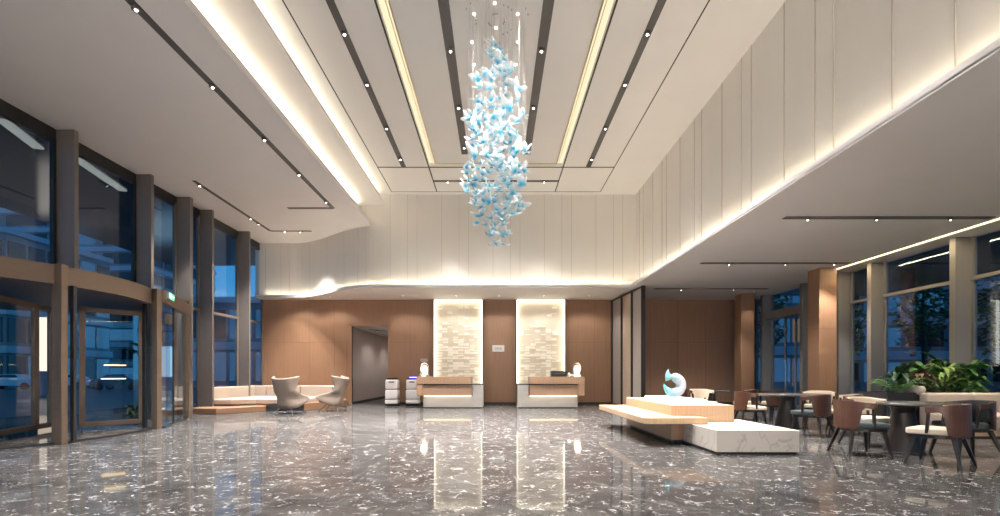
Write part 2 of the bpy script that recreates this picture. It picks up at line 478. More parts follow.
# rear and side closing walls
struct(MB().box(-9.4, 10.4, YR-.1, YR, 0, ZH+.1).build('wall_rear', 'white'))

# left fins + windows
LY = [YR, -2.0, 1.1, 3.3, 5.5, 7.7, 9.9, 12.1, 13.64, 14.7, 16.9, YB]
GX = -9.25
for i, y in enumerate(LY[1:-1]):
    z0 = 3.0 if y in (7.7, 9.9) else 0
    th = .10 if y != 13.64 else .14
    struct(MB().box(GX-.05, -8.84, y, y+th, z0, ZS).build('trim_%d' % (i+1), 'fin', bevel=.006))
struct(MB().box(GX-.1, GX+.02, YR, YB, ZS-.27, ZS).build('trim_header', 'black'))
for i in range(len(LY)-1):
    a, b = LY[i], LY[i+1]
    dr = 6.0 <= b and a <= 12.0           # above the revolving door
    if a == 5.5: dr = True
    z0 = 3.0 if dr else .08
    w = sempty('window_%d' % (i+1), (GX, (a+b)/2, z0))
    l = (b-a)/2
    MB().box(-.012, 0, -l, l, 0, ZS-.2-z0).build('pane', 'glass', w)
    f = MB()
    f.box(-.05, .03, -l, l, -.02 if dr else -.08, .06)
    if not dr: f.box(-.05, .04, -l, l, 3.14-z0, 3.22-z0)
    f.box(-.05, .03, l-.07, l, 0, ZS-.2-z0)
    f.build('frame', 'black' if dr else 'fin', w)

# right fins + windows
RY = [YR, -1.0, 1.2, 3.5, 5.7, 7.95, 10.2, 12.5, 13.68, 15.3, 17.6, YB]
RX = 10.3
for i, y in enumerate(RY[1:-1]):
    struct(MB().box(9.93, RX+.05, y, y+.14, 0, ZL).build('trim_%d' % (i+21), 'fin_pale', bevel=.006))
for i in range(len(RY)-1):
    a, b = RY[i], RY[i+1]
    w = sempty('window_%d' % (i+21), (RX, (a+b)/2, .08)); l = (b-a)/2
    MB().box(0, .012, -l, l, 0, ZL-.08).build('pane', 'glass', w)
    f = MB()
    th = .28 if a == 15.3 else .08
    f.box(-.04, .05, -l, l, -.08, .04).box(-.06 if th < .2 else -.25, .05, -l, l, 3.12, 3.12+th)
    f.box(-.03, .05, l-.05, l, 0, ZL-.08)
    if a == 15.3:
        f.box(-.03, .03, -.28, -.22, 0, 3.12).box(-.03, .03, .3, .36, 0, 3.12)
    f.build('frame', 'fin_pale', w)
    if a == 15.3:
        MB().box(-.09, -.05, -.20, -.17, .7, 1.6).box(-.09, -.05, .24, .27, .7, 1.6).build('handle', 'chrome', w)

# wood pillars in the dining area
for i, (yy, lab) in enumerate(((13.1, ''), (17.28, ''))):
    p = struct(MB().box(8.97, 9.46, yy, yy+.49, 0, ZL).build('column_%d' % (i+1), 'wood', bevel=.012))
    MB().box(8.966, 9.464, yy-.004, yy+.494, 2.44, 2.447).build('panel_joint', 'wood_joint', p)

# ------------------------------------------------------------------ reeded partition
pt = thing('partition_screen', 'tall screen of grey reeded panels in thin black frames beside the reception', 'screen', (4.87, 15.6, 0), R(4.8))
fr = MB(); L = 3.05
ys = [0, .93, 1.95, L]
for y in ys: fr.box(-.07, .07, y-.035 if y else 0, y+.035, 0, ZL-.02)
fr.box(-.04, .04, 0, L, 0, .05).box(-.04, .04, 0, L, ZL-.08, ZL-.02)
fr.build('frame', 'black', pt)
for k in range(3):
    MB().box(-.012, .012, ys[k]+.035, ys[k+1]-.035, .05, ZL-.08).build('panel', 'screen_warm' if k == 1 else 'screen', pt)

# ------------------------------------------------------------------ backlit tile panels
def tile_panel(x0, x1, lab):
    t = thing('backlit_tile_panel', lab, 'wall panel', ((x0+x1)/2, YB, 0), group='backlit tile panels behind the desks')
    w = (x1-x0)/2; y = -.16
    MB().box(-w+.04, w-.04, -.03, -.002, 0, ZL-.02).build('backing', 'tile_back', t)
    f = MB().box(-w, -w+.025, y, -.002, 0, ZL-.01).box(w-.025, w, y, -.002, 0, ZL-.01).box(-w, w, y, -.002, ZL-.03, ZL-.01)
    f.build('frame', 'black', t)
    d = MB().box(-w+.025, -w+.05, -.15, -.03, .02, ZL-.03).box(w-.05, w-.025, -.15, -.03, .02, ZL-.03).box(-w+.05, w-.05, -.15, -.03, ZL-.055, ZL-.03)
    d.build('light_strip', 'panel_led', t)
    rnd = random.Random(int(x0*10)+5)
    tl = MB(); cw = (2*w-.24)/8; rh = .105
    for r in range(int((ZL-.3)/rh)):
        z = .1+r*rh
        for c in range(8):
            dens = .75 if r < 22 else .45 if r < 30 else .15
            if rnd.random() < dens:
                off = rnd.choice((0, 0, .5))*cw*.3
                d0 = rnd.choice((.045, .06, .085, .10))
                xx = -w+.12+c*cw+off
                if xx+cw*.95 > w-.11: continue
                tl.box(xx, xx+cw*.93, -d0-.012, -.029, z, z+rh*rnd.choice((.35, .6, .9)))
    tl.build('tile_field', 'tile', t)['kind'] = 'stuff'
    return t
tile_panel(-2.46, -.52, 'glowing ivory tile panel behind the desk nearer the corridor')
tile_panel(.79, 2.73, 'glowing ivory tile panel behind the desk with the black tray')

# ------------------------------------------------------------------ reception desks
def desk(x0, mirror, lab):
    t = thing('reception_desk', lab, 'desk', (x0, 16.45, 0), group='reception desks')
    s = -1 if mirror else 1
    def bx(m, a, b, *r): return m.box(*sorted((s*a, s*b)), *r)
    m = MB(); bx(m, -1.045, 1.045, 0, .75, .03, .40); bx(m, .67, 1.045, 0, .75, .40, .80); bx(m, -1.045, .67, .25, .75, .40, .80)
    m.build('stone_body', 'deskstone', t)
    k = MB(); bx(k, -1.0, 1.0, .03, .72, 0, .03); k.build('plinth', 'black', t)
    k = MB(); bx(k, -1.02, 1.06, -.0, .76, .80, .835); k.build('stone_top', 'black', t)
    wdd = MB(); bx(wdd, -1.26, .64, -.14, .62, .84, 1.09); wdd.build('counter', 'wood_desk', t, bevel=.005)
    wdd = MB(); bx(wdd, -1.26, -1.05, -.12, .60, .44, .84); bx(wdd, -1.05, .64, -.06, .24, .44, .80); wdd.build('front_panel', 'wood_desk', t, bevel=.005)
    l = MB(); bx(l, -1.02, .62, .0, .06, .405, .435); l.build('light_strip', 'underglow', t)
    return t
desk(-1.49, False, 'stone and wood reception desk nearer the corridor opening')
desk(1.80, True, 'stone and wood reception desk with black tray and lantern on top')

def lantern(x, y, lab):
    t = thing('table_lantern', lab, 'lamp', (x, y, 1.09), group='lanterns on the desks')
    MB().lathe([(.13, 0), (.13, .06), (.12, .075), (.03, .08)], n=24).build('base', 'sign_white', t, smooth=False)
    MB().lathe([(.075, .09), (.09, .14), (.10, .26), (.085, .34), (.05, .39), (.01, .41)], n=24).build('glass_bulb', 'lantern', t, smooth=True)
    h = MB()
    pts = [(.135*math.cos(a), 0, .30+.18*math.sin(a)) for a in [PI*i/12 for i in range(13)]]
    h.tube([(.135, 0, .05)]+pts+[(-.135, 0, .05)], .006)
    h.build('handle', 'chrome', t)
    return t
lantern(-2.50, 16.55, 'glowing white lantern on the desk nearer the corridor')
lantern(2.84, 16.6, 'glowing white lantern beside the black tray on the desk')
# small things on the first desk beside the lantern
for (dx, w, h, lab) in ((-.17, .04, .12, 'small dark bottle standing before the lantern, nearer the robots'), (.14, .045, .13, 'small dark bottle standing before the lantern, nearer the panel')):
    o = MB().lathe([(w, 0), (w, h*.6), (w*.45, h*.75), (w*.45, h)], n=16).build('bottle', 'grey', smooth=True, loc=(-2.49+dx*.8, 16.38, 1.09))
    tag(o, lab, 'bottle')
t = thing('black_tray_box', 'long black open box lying on the desk before the glowing panel', 'box', (2.19, 16.55, 1.09))
MB().rbox(-.27, .27, -.15, .15, 0, .02, .006).build('base', 'black', t)
m = MB().box(-.27, .27, -.15, -.135, .02, .16).box(-.27, .27, .135, .15, .02, .20).box(-.27, -.255, -.135, .135, .02, .18).box(.255, .27, -.135, .135, .02, .18)
m.build('side', 'black', t)
MB().box(-.25, .25, -.153, -.149, .12, .125).build('trim_line', 'chrome', t)
o = MB().lathe([(.03, 0), (.04, .03), (.045, .09), (.03, .11), (.03, .13)], n=16).build('cream_jar', 'sign_white', smooth=True, loc=(2.55, 16.5, 1.09)); tag(o, 'small pale jar on the desk between tray and lantern', 'jar')
t = thing('card_stand', 'low card holder on the desk in front of the lantern', 'card holder', (2.64, 16.4, 1.09))
MB().box(-.07, .07, -.03, .03, 0, .012).build('base', 'black', t)
MB().add([(-.06, -.01, .012), (.06, -.01, .012), (.06, .02, .1), (-.06, .02, .1), (-.06, -.005, .012), (.06, -.005, .012), (.06, .025, .1), (-.06, .025, .1)],
         [(0, 1, 2, 3), (4, 5, 6, 7), (0, 1, 5, 4), (1, 2, 6, 5), (2, 3, 7, 6), (3, 0, 4, 7)]).build('card', 'sign_grey', t)

# wall signs
t = thing('wall_plaque', 'small white plaque with grey marks on the oak wall between the glowing panels', 'sign', (.09, YB, 2.2))
MB().rbox(-.24, .24, -.035, 0, -.13, .13, .008).build('plate', 'sign_white', t)
m = MB()
for k in range(6): m.box(-.14+k*.05, -.115+k*.05, -.038, -.034, -.03+.01*(k % 2), .04)
m.box(-.14, .16, -.038, -.034, -.065, -.05)
m.build('lettering', 'sign_grey', t)
t = thing('wall_lettering', 'two rows of small white characters on the oak wall above the first lantern', 'sign', (-2.84, YB, 1.75))
m = MB()
for k in range(5):
    x = -.13+k*.06
    m.box(x-.02, x+.02, -.02, 0, .025, .037).box(x-.005, x+.007, -.02, 0, 0, .05).box(x-.02, x+.02, -.02, 0, -.005, .005)
m.box(-.14, .14, -.02, 0, -.06, -.03)
m.build('characters', 'sign_white', t)

# ------------------------------------------------------------------ robots
def robot(x, y, lab):
    t = thing('delivery_robot', lab, 'robot', (x, y, 0), group='delivery robots by the desk')
    MB().rbox(-.25, .25, -.22, .22, .03, .10, .03).build('base', 'black', t, smooth=True)
    MB().rbox(-.24, .24, -.24, .24, .07, .24, .055).build('lower_body', 'robot', t, smooth=True)
    MB().rbox(-.235, .235, -.235, .235, .25, .60, .05).build('door', 'robot', t, smooth=True)
    MB().rbox(-.23, .23, -.23, .23, .61, .98, .06).build('upper_body', 'robot', t, smooth=True)
    for z_ in (.22, .58): MB().box(-.205, .205, -.205, .205, z_, z_+.045).build('gap_band', 'grey', t)
    m = MB().rbox(-.19, .19, -.18, .18, .97, 1.05, .03)
    m.build('head', 'black', t, smooth=True)
    MB().rbox(-.10, .10, -.245, -.22, .87, .91, .008).build('sensor', 'black', t)
    MB().box(-.24, .24, -.25, -.24, .235, .245).build('trim_line', 'grey', t)
    for sx in (-.17, .17):
        MB().lathe([(.03, 0), (.045, .01), (.045, .04), (.03, .05)], sx, 0, 16).build('wheel', 'rubber', t)
    return t
robot(-3.88, 17.7, 'white delivery robot with black head standing nearer the corridor opening')
r2 = robot(-3.12, 17.75, 'white delivery robot with blue lit head, half behind the reception desk')
MB().box(-.15, .15, .10, .13, 1.05, 1.065).build('status_light', 'robot_light', r2)

# ------------------------------------------------------------------ corner banquette
t = thing('corner_banquette', 'cream leather corner sofa on a low oak platform under the tall windows', 'sofa', (-8.0, 17.0, 0))
def loc_poly(p): return [(x+8.0, y-17.0) for x, y in p]
MB().prism(loc_poly([(-9.15, 13.95), (-8.15, 13.75), (-7.3, 14.85), (-7.3, 17.2), (-9.15, 17.2)]), 0, .17).build('platform', 'wood', t, bevel=.01)
MB().prism(loc_poly([(-7.28, 14.95), (-6.2, 15.2), (-6.2, 17.2), (-7.28, 17.2)]), 0, .19).build('recess_shade', 'black', t)  # solid black block stands in for the shade of the void here
MB().prism(loc_poly([(-6.18, 15.2), (-5.55, 16.2), (-5.45, 17.3), (-5.95, 18.5), (-9.15, 18.5), (-9.15, 17.22), (-6.18, 17.22)]), 0, .24).build('platform', 'wood', t, bevel=.01)
MB().prism(loc_poly([(-9.0, 14.95), (-8.4, 14.95), (-7.75, 15.25), (-7.0, 15.2), (-6.35, 15.5), (-6.1, 16.4), (-6.05, 17.35), (-8.85, 17.35), (-9.0, 17.0)]), .20, .38).build('seat', 'fabric_cream', t, bevel=.035)
MB().prism(loc_poly([(-9.13, 14.9), (-8.98, 14.9), (-8.83, 17.30), (-9.13, 17.42)]), .20, .76).build('backrest', 'fabric_cream', t, bevel=.03)
for a, b in ((-9.1, -8.45), (-8.44, -7.2), (-7.19, -5.98)):
    MB().prism(loc_poly([(a, 17.36), (b, 17.36), (b, 17.62), (a, 17.62)]), .20, .76).build('backrest', 'fabric_cream', t, bevel=.03)

# ------------------------------------------------------------------ wing chairs
def interp(tab, z):
    for (a, va), (b, vb) in zip(tab[:-1], tab[1:]):
        if z <= b: return va+(vb-va)*(z-a)/(b-a)
    return tab[-1][1]
def wing_chair(x, y, rz, lab):
    t = thing('wing_chair', lab, 'armchair', (x, y, 0), rz, 'taupe wing chairs by the banquette')
    W = [(.17, .25), (.24, .35), (.35, .395), (.5, .39), (.62, .35), (.75, .335), (.9, .36), (1.05, .42)]
    YBk = [(.17, -.22), (.24, -.30), (.5, -.36), (.75, -.42), (1.05, -.52)]
    YF = [(.17, -.16), (.24, .05), (.35, .28), (.44, .42), (.52, .30), (.58, .02), (.64, -.16), (.75, -.22), (.9, -.18), (1.05, -.12)]
    zs = [.17, .21, .26, .33, .40, .45, .50, .55, .60, .66, .74, .83, .92, 1.0, 1.05]
    n = 17
    def P(i, j):
        z = zs[j]; s = -1+2*i/(n-1); th = abs(s)*PI/2
        w = interp(W, z); yb = interp(YBk, z); yf = interp(YF, z)
        X_ = math.copysign(w*math.sin(th)**.75, s) if s else 0
        Y_ = yb+(yf-yb)*(1-math.cos(th))
        return (X_, Y_, z+(.09*abs(s)**1.6 if z > .9 else 0)*((z-.9)/.15 if z > .9 else 0))
    m = MB().grid(P, n, len(zs))
    m.build('shell', 'fabric_wing', t, smooth=True, solid=.05, subsurf=1, off=0)
    MB().rbox(-.27, .27, -.26, .34, .28, .44, .06, 4).build('seat', 'fabric_wing', t, smooth=True)
    MB().rbox(-.17, .17, -.28, .05, .17, .26, .03).build('underside', 'fabric_wing', t, smooth=True)
    for sx in (-1, 1):
        for sy, yy in ((-1, -.34), (1, .30)):
            MB().tube([(sx*.10, sy*.10-.03, .27), (sx*.33, yy, 0)], .011, 8).build('leg', 'black' if sy > 0 else 'chrome', t, smooth=True)
    return t
wing_chair(-6.15, 14.1, R(-12), 'pale taupe wing chair seen from behind, before the cream corner sofa')
c = wing_chair(-5.25, 15.1, R(88), 'pale taupe wing chair seen from the side, holding a blue cushion')
o = MB().rbox(-.2, .2, -.06, .06, -.17, .17, .055, 4).build('throw_cushion', 'pillow', smooth=True, loc=(-5.12, 15.1, .62))
o.rotation_euler = (R(-15), R(0), R(100)); tag(o, 'small blue patterned cushion leaning in the side-on wing chair', 'cushion')

# ------------------------------------------------------------------ display plinth and marble bench
t = thing('display_plinth', 'pale wooden display plinth with a cantilevered ledge carrying the ring sculpture', 'plinth', (3.4, 9.3, 0))
def B(m, x0, x1, y0, y1, z0, z1): return m.box(x0-3.4, x1-3.4, y0-9.3, y1-9.3, z0, z1)
B(MB(), 2.96, 4.02, 7.97, 10.72, .46, .64).build('upper_box', 'wood_light', t, bevel=.006)
B(MB(), 2.96, 3.1, 7.97, 10.70, .05, .36).build('base', 'wood_desk', t, bevel=.004)
B(B(MB(), 3.1, 3.17, 7.97, 10.7, .05, .36), 3.17, 4.02, 8.50, 10.7, .05, .46).build('base', 'wood_desk', t, bevel=.004)
B(MB(), 2.38, 3.41, 7.59, 10.9, .36, .46).build('ledge', 'wood_light', t, bevel=.006)
B(MB(), 3.42, 4.02, 7.97, 8.50, .36, .46).build('upper_box', 'wood_light', t, bevel=.003)
B(B(MB(), 3.02, 3.155, 8.03, 10.6, 0, .05), 3.155, 3.98, 8.52, 10.6, 0, .05).build('kick', 'black', t)
t = thing('marble_bench', 'low white marble block bench in front of the wooden plinth', 'bench', (3.8, 7.6, 0))
MB().box(-.63, .56, -.82, .88, .04, .355).build('block', 'marble', t, bevel=.006)
MB().box(-.60, .53, -.79, .85, 0, .04).build('kick', 'black', t)
t = thing('acrylic_sculpture_base', 'clear acrylic slab under the ring sculpture on the plinth', 'display base', (3.62, 9.6, .64))
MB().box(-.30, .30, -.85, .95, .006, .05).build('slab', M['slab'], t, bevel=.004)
MB().box(-.29, .29, -.84, .94, 0, .005).build('sheet', 'sign_white', t)
# ring sculpture
t = thing('ring_sculpture', 'teal to white glass ring sculpture with two pointed tips', 'sculpture', (3.68, 9.8, .69))
Rr = .185
def arc(a0, a1, n, rfun, r0fun, flat=.62, nn=18):
    pts = []; m = MB(); vs = []
    for k in range(n+1):
        u = k/n; a = R(a0+(a1-a0)*u)
        c = Vector((r0fun(u)*math.cos(a), 0, r0fun(u)*math.sin(a)))
        rad = Vector((math.cos(a), 0, math.sin(a)))
        for i in range(nn):
            q = 2*PI*i/nn
            vs.append(c+rad*rfun(u)*math.cos(q)+Vector((0, 1, 0))*rfun(u)*1.15*math.sin(q))
    fs = [(k*nn+i, k*nn+(i+1) % nn, (k+1)*nn+(i+1) % nn, (k+1)*nn+i) for k in range(n) for i in range(nn)]
    fs += [tuple(range(nn)), tuple(n*nn+i for i in range(nn))[::-1]]
    m.add(vs, fs); return m
def rf(u):
    return .012+.082*math.sin(PI*min(1, max(0, u)))**.55 if .0 < u < 1 else .004
m = arc(128, -190, 60, lambda u: .004+.098*(min(1, u/.16)**.8)*(min(1, (1-u)/.30)**.75), lambda u: .15+.012*math.sin(PI*u)+.035*max(0, (u-.85)/.15)+.05*max(0, (.10-u)/.10))
m.xform(Matrix.Translation((0, 0, .25)))
m.build('ring', 'sculpt', t, smooth=True)
m = MB().tube([(-.075, 0, .365), (-.10, 0, .44), (-.115, 0, .51), (-.10, 0, .58)], [.085, .065, .036, .004], 14)
m.build('fin_tip', 'sculpt', t, smooth=True)

# ------------------------------------------------------------------ dining chairs and tables
def make_chair(cream_seat=True):
    t = thing('dining_chair', '', 'chair')
    def sp_(r, f): return [(r*math.cos(PI+PI*i/16), .03+r*math.sin(PI+PI*i/16)) for i in range(17)]+[(f, f-.03), (f-.03, f), (-f+.03, f), (-f, f-.03)]
    MB().prism(sp_(.255, .255), .40, .475).build('seat', 'chair_cream' if cream_seat else 'chair_teal', t, bevel=.018)
    MB().prism(sp_(.235, .235), .355, .405).build('seat_frame', 'dark_wood', t)
    for sx in (-1, 1):
        for sy in (-1, 1):
            MB().beam((sx*.26, sy*.25-.0, 0), (sx*(.20 if sy > 0 else .15), sy*.17+.01, .38), (.026, .05), (.026, .05)).build('leg', 'dark_wood', t, bevel=.004)
    n = 25
    def band(rad, zl, zt, th):
        vs = []; fs = []
        for i in range(n):
            s = -1+2*i/(n-1); a = s*R(94)
            for r in (rad, rad-th):
                x = r*math.sin(a)*1.02; y = -r*math.cos(a)*.98+.03
                k = abs(s)
                low = zl+(zt-.085-zl)*smooth((k-.56)/.14)
                top = zt-.035*smooth((k-.3)/.7)
                vs.append((x, y, low-.03*smooth((k-.6)/.4))); vs.append((x, y, top))
        for i in range(n-1):
            b = i*4; c = b+4
            fs += [(b, c, c+1, b+1), (b+2, b+3, c+3, c+2), (b+1, c+1, c+3, b+3), (b, b+2, c+2, c)]
        fs += [(0, 1, 3, 2), ((n-1)*4, (n-1)*4+2, (n-1)*4+3, (n-1)*4+1)]
        return MB().add(vs, fs)
    band(.305, .385, .79, .022).build('backrest', 'chair_brown', t, smooth=False, bevel=.008)
    band(.282, .49, .783, .028).build('back_cushion', 'chair_cream' if cream_seat else 'chair_teal', t, bevel=.01)
    for sx in (-1, 1):
        MB().beam((sx*.245, .05, .42), (sx*.275, .025, .70), .04, .03).build('arm_post', 'dark_wood', t, bevel=.005)
        MB().beam((sx*.16, -.13, .40), (sx*.17, -.15, .56), .035, .03).build('back_post', 'dark_wood', t, bevel=.005)
    return t
ch_c = make_chair(True); ch_t = make_chair(False)
used = set()
def place_chair(x, y, facing, lab, group, teal=False):      # facing: degrees, 0 = away from the camera (+Y), 90 = towards -X
    src = ch_t if teal else ch_c
    if src.name in used: o = copy_tree(src)
    else: o = src; used.add(src.name)
    o.location = (x, y, 0); o.scale = (1.08, 1.08, 1.0); o.rotation_euler.z = R(facing); o['label'] = lab; o['category'] = 'chair'; o['group'] = group
    return o
G1 = 'chairs around the table by the planter'; G2 = 'chairs around the table behind the marble bench'; G3 = 'chairs around the far small table'
place_chair(5.26, 6.85, -98, 'brown backed chair between marble bench and planter table, facing away', G1, True)
place_chair(5.66, 6.02, 32, 'brown backed chair nearest the camera, facing the planter table', G1)
place_chair(6.08, 7.72, 190, 'cream upholstered chair facing us across the planter table', G1)
place_chair(6.72, 6.75, 78, 'dark chair behind the nearest brown chair, beside the cream bench', G1, True)
place_chair(5.55, 10.35, -98, 'brown chair with cream seat just behind the marble bench', G2)
place_chair(6.00, 8.95, 32, 'brown chair with slate seat seen from behind at the middle table', G2, True)
place_chair(7.0, 12.0, 12, 'red brown chair back seen over the middle table before the glass door', G2)
place_chair(7.45, 10.9, 140, 'chair with cream inner back showing over the middle table end by the oak pillar', G2)
place_chair(6.75, 9.15, 60, 'low dark chair between the middle table and the planter table', G2)
place_chair(5.33, 12.2, 190, 'cream inner chair back standing just right of the ring sculpture', G3)
place_chair(6.45, 12.2, 60, 'dark brown chair behind the marble bench at the far small table', G3)
place_chair(5.0, 13.1, 30, 'red brown chair mostly hidden behind the ring sculpture', G3)

def table(x, y, rx, ry, px, lab):
    t = thing('dining_table', lab, 'table', (x, y, 0), group='dark pedestal dining tables')
    MB().lathe([(.985, .705), (1., .715), (1., .735), (.99, .742)], n=56, sx=rx, sy=ry).build('tabletop', 'dark_top', t)
    MB().lathe([(.25, 0), (.25, .02), (.235, .03), (.135, .60), (.16, .68), (.22, .704)], px, 0, 40).build('pedestal', 'dark_wood', t, smooth=False)
    return t
M['dark_top'] = pmat('grey stone tabletop', (.09, .085, .08), .16, noise=.2, scale=3)
table(6.29, 6.98, .57, .46, -.27, 'dark stone topped table nearest the camera beside the planter')
table(6.42, 10.25, .76, .50, -.10, 'long dark topped table behind the marble bench')
table(5.85, 12.9, .50, .42, 0, 'small dark table farthest back near the reeded screen')
# small dark plate of greens on the far table
o = MB().lathe([(.10, 0), (.13, .02), (.135, .03)], n=20).build('serving_dish', 'planter', loc=(6.05, 12.85, .742)); tag(o, 'small dark dish on the farthest dining table', 'dish')

# ------------------------------------------------------------------ cream bench and planter at right
t = thing('cream_bench_sofa', 'cream upholstered bench sofa on an oak base in front of the planter', 'sofa', (9.0, 8.6, 0))
MB().rbox(-.58, 1.2, -.02, .6, .14, .42, .05, 4).build('seat', 'fabric_cream', t, smooth=True)
MB().rbox(-.58, .35, .6, .82, .14, .80, .06, 4).build('backrest', 'fabric_cream', t, smooth=True)
MB().rbox(.36, 1.2, .6, .82, .14, .80, .06, 4).build('backrest', 'fabric_cream', t, smooth=True)
MB().box(-.56, 1.18, .02, .80, .03, .14).build('base', 'wood_light', t)
MB().box(-.53, 1.15, .05, .78, 0, .03).build('kick', 'black', t)
t = thing('planter_box', 'long charcoal planter behind the cream bench', 'planter', (8.9, 9.85, 0))
pm = MB().box(-1.05, 1.2, -.38, -.34, .02, .80).box(-1.05, 1.2, .34, .38, .02, .80).box(-1.05, -1.01, -.34, .34, .02, .80).box(1.16, 1.2, -.34, .34, .02, .80)
pm.box(-1.05, 1.2, -.38, .38, 0, .02)
pm.build('box', 'planter', t)
MB().box(-1.0, 1.15, -.33, .33, .6, .74).build('soil', 'soil', t)

def leafblade(m, base, az, length, width, rise, droop, seg=5, fold=.0):
    # curved blade: starts at base, rises, droops
    d = Vector((math.cos(az), math.sin(az), 0)); side = Vector((-d.y, d.x, 0))
    vs = []
    for k in range(seg+1):
        u = k/seg
        c = Vector(base)+d*(length*u*(.9))+Vector((0, 0, rise*u-droop*u*u))
        w = width*(math.sin(PI*min(1, u*.9+.08))**.8)*.5
        vs += [c-side*w+Vector((0, 0, fold*w)), c, c+side*w+Vector((0, 0, fold*w))]
    fs = []
    for k in range(seg):
        b = k*3
        fs += [(b, b+3, b+4, b+1), (b+1, b+4, b+5, b+2)]
    m.add(vs, fs)
def bush(name, x, y, z, n, length, width, mat, lab, seed, rise=.35, grp='plants in the charcoal planter', stems=True, hh=1.3):
    rnd = random.Random(seed)
    t = thing(name, lab, 'plant', (x, y, z), group=grp)
    m = MB()
    for k in range(n):
        az = rnd.uniform(0, 2*PI); l = length*rnd.uniform(.55, 1.1); h0 = rnd.uniform(0, hh)*length
        r0 = rnd.uniform(0, .1)
        leafblade(m, (r0*math.cos(az), r0*math.sin(az), h0), az, l, width*rnd.uniform(.7, 1.2), rise*rnd.uniform(.5, 1.6)*2*length, length*rnd.uniform(.3, 1.1), fold=.4)
    m.build('foliage', mat, t, solid=.003)
    s = MB()
    for k in range(5):
        a = rnd.uniform(0, 2*PI); s.tube([(0, 0, -.03), (.05*math.cos(a), .05*math.sin(a), length*.5)], .008, 6)
    s.build('stem', 'bark', t)
    return t
def fern(x, y, z, lab, seed, L_=.45, n=16, mat='leaf'):
    rnd = random.Random(seed)
    t = thing('fern', lab, 'plant', (x, y, z), group='plants in the charcoal planter')
    m = MB()
    for k in range(n):
        az = 2*PI*k/n+rnd.uniform(-.2, .2); l = L_*rnd.uniform(.75, 1.1); rise = rnd.uniform(.4, 1.3)*L_*1.6; dr = rise*.75
        d = Vector((math.cos(az), math.sin(az), 0)); sd = Vector((-d.y, d.x, 0))
        for j in range(2, 14):
            u = j/14; c = d*l*u+Vector((0, 0, rise*u-dr*u*u)); w = .11*math.sin(PI*u*.93+.1)
            for s in (-1, 1):
                tip = c+sd*s*w+d*w*.35-Vector((0, 0, w*.25))
                m.add([c-d*.012, c+d*.014, tip+d*.006, tip-d*.004], [(0, 1, 2, 3)])
        m.tube([d*l*u+Vector((0, 0, rise*u-dr*u*u)) for u in (0, .25, .5, .75, 1)], .003, 4)
    m.build('frond', mat, t)
    return t
fern(8.15, 9.58, .74, 'bright green fern at the end of the charcoal planter', 3, .52, 20, 'leaf')
bush('broadleaf_plant', 8.55, 9.98, .74, 60, .34, .12, 'leaf_dark', 'dark leafy shrub behind the bright green fern in the planter', 5)
bush('broadleaf_plant', 8.72, 9.72, .74, 40, .30, .10, 'leaf_red', 'reddish leaved shrub beside the pale pot in the planter', 6)
bush('broadleaf_plant', 9.08, 9.98, .74, 90, .44, .14, 'leaf', 'mid green broad leaved shrub in the middle of the planter', 7)
bush('bromeliad', 9.15, 9.65, .76, 34, .40, .08, 'leaf_yellow', 'yellow green bromeliad rosette in front of the tall shrubs', 8, .28)
bush('broadleaf_plant', 9.48, 9.98, .74, 90, .46, .14, 'leaf_dark', 'tallest dark green shrub in the planter near the window post', 9)
bush('broadleaf_plant', 9.85, 9.85, .74, 80, .42, .13, 'leaf', 'green shrub at the outer end of the planter by the glass', 10)
bush('ground_plant', 8.75, 9.55, .74, 40, .18, .07, 'leaf_dark', 'low dark trailing plant along the planter rim', 11)
bush('ground_plant', 9.6, 9.55, .74, 40, .20, .08, 'leaf', 'low green trailing plant spilling over the bench back', 12)
o = MB().lathe([(.09, 0), (.13, .04), (.14, .13), (.11, .19), (.10, .19)], n=24).build('stone_pot', 'stone_pot', smooth=True, loc=(8.52, 9.56, .74)); tag(o, 'small pale stone pot among the planter leaves', 'pot')
# ------------------------------------------------------------------ track lights
def track(name, pts, w, z, lab, spots, power=120, ang=75, group='recessed track lights', cross=False):
    x0 = sum(p[0] for p in pts)/len(pts); y0 = sum(p[1] for p in pts)/len(pts)
    t = thing(name, lab, 'ceiling light', (x0, y0, z), group=group)
    m = MB()
    for a, b in zip(pts[:-1], pts[1:]):
        m.wallseg((a[0]-x0, a[1]-y0), (b[0]-x0, b[1]-y0), w, -.012, .0)
    m.build('channel', 'track', t)
    for (sx, sy) in spots:
        c = MB().lathe([(.055, -.05), (.06, -.048), (.06, -.012)] if ang < 85 else [(.03, -.05), (.034, -.048), (.034, -.012)], sx-x0, sy-y0, 16).build('spotlight', 'black' if w < .1 else 'track', t)
        MB().lathe([(.001, -.056), (.022 if ang < 85 else .012, -.056), (.022 if ang < 85 else .012, -.051)], sx-x0, sy-y0, 16).build('lens', 'spot_glow', c)
        spot((sx, sy, z-.08), power*(11 if sy < -1.5 else .2 if sy < 4.5 else .6 if sy < 8 else 1.25), 62 if sy < -1.5 else ang)  # unseen heads behind the camera are boosted to add bounce light
    return t
FY = YR+.3
ext = [-4.5, -2.5, -.5, 1.5, 3.5, 5.3, 7.1]
P1 = 1000
for s, nm in ((-1, 'left'), (1, 'right')):
    track('track_light', [(s*.88, FY), (s*.88, 13.35)], .185, ZH, 'wide dark ceiling slot beside the hanging glass cluster on the %s' % ('revolving door side' if s < 0 else 'dining side'),
          [(s*.87, y) for y in ext+[9.05, 10.97, 12.9]], P1*.6)
    track('track_light', [(s*2.77, FY), (s*2.77, 14.15)], .14, ZH, 'long dark ceiling slot outside the gold light line on the %s' % ('revolving door side' if s < 0 else 'dining side'),
          [(s*2.76, y) for y in ext+[8.6, 10.1, 11.9, 13.6]], P1)
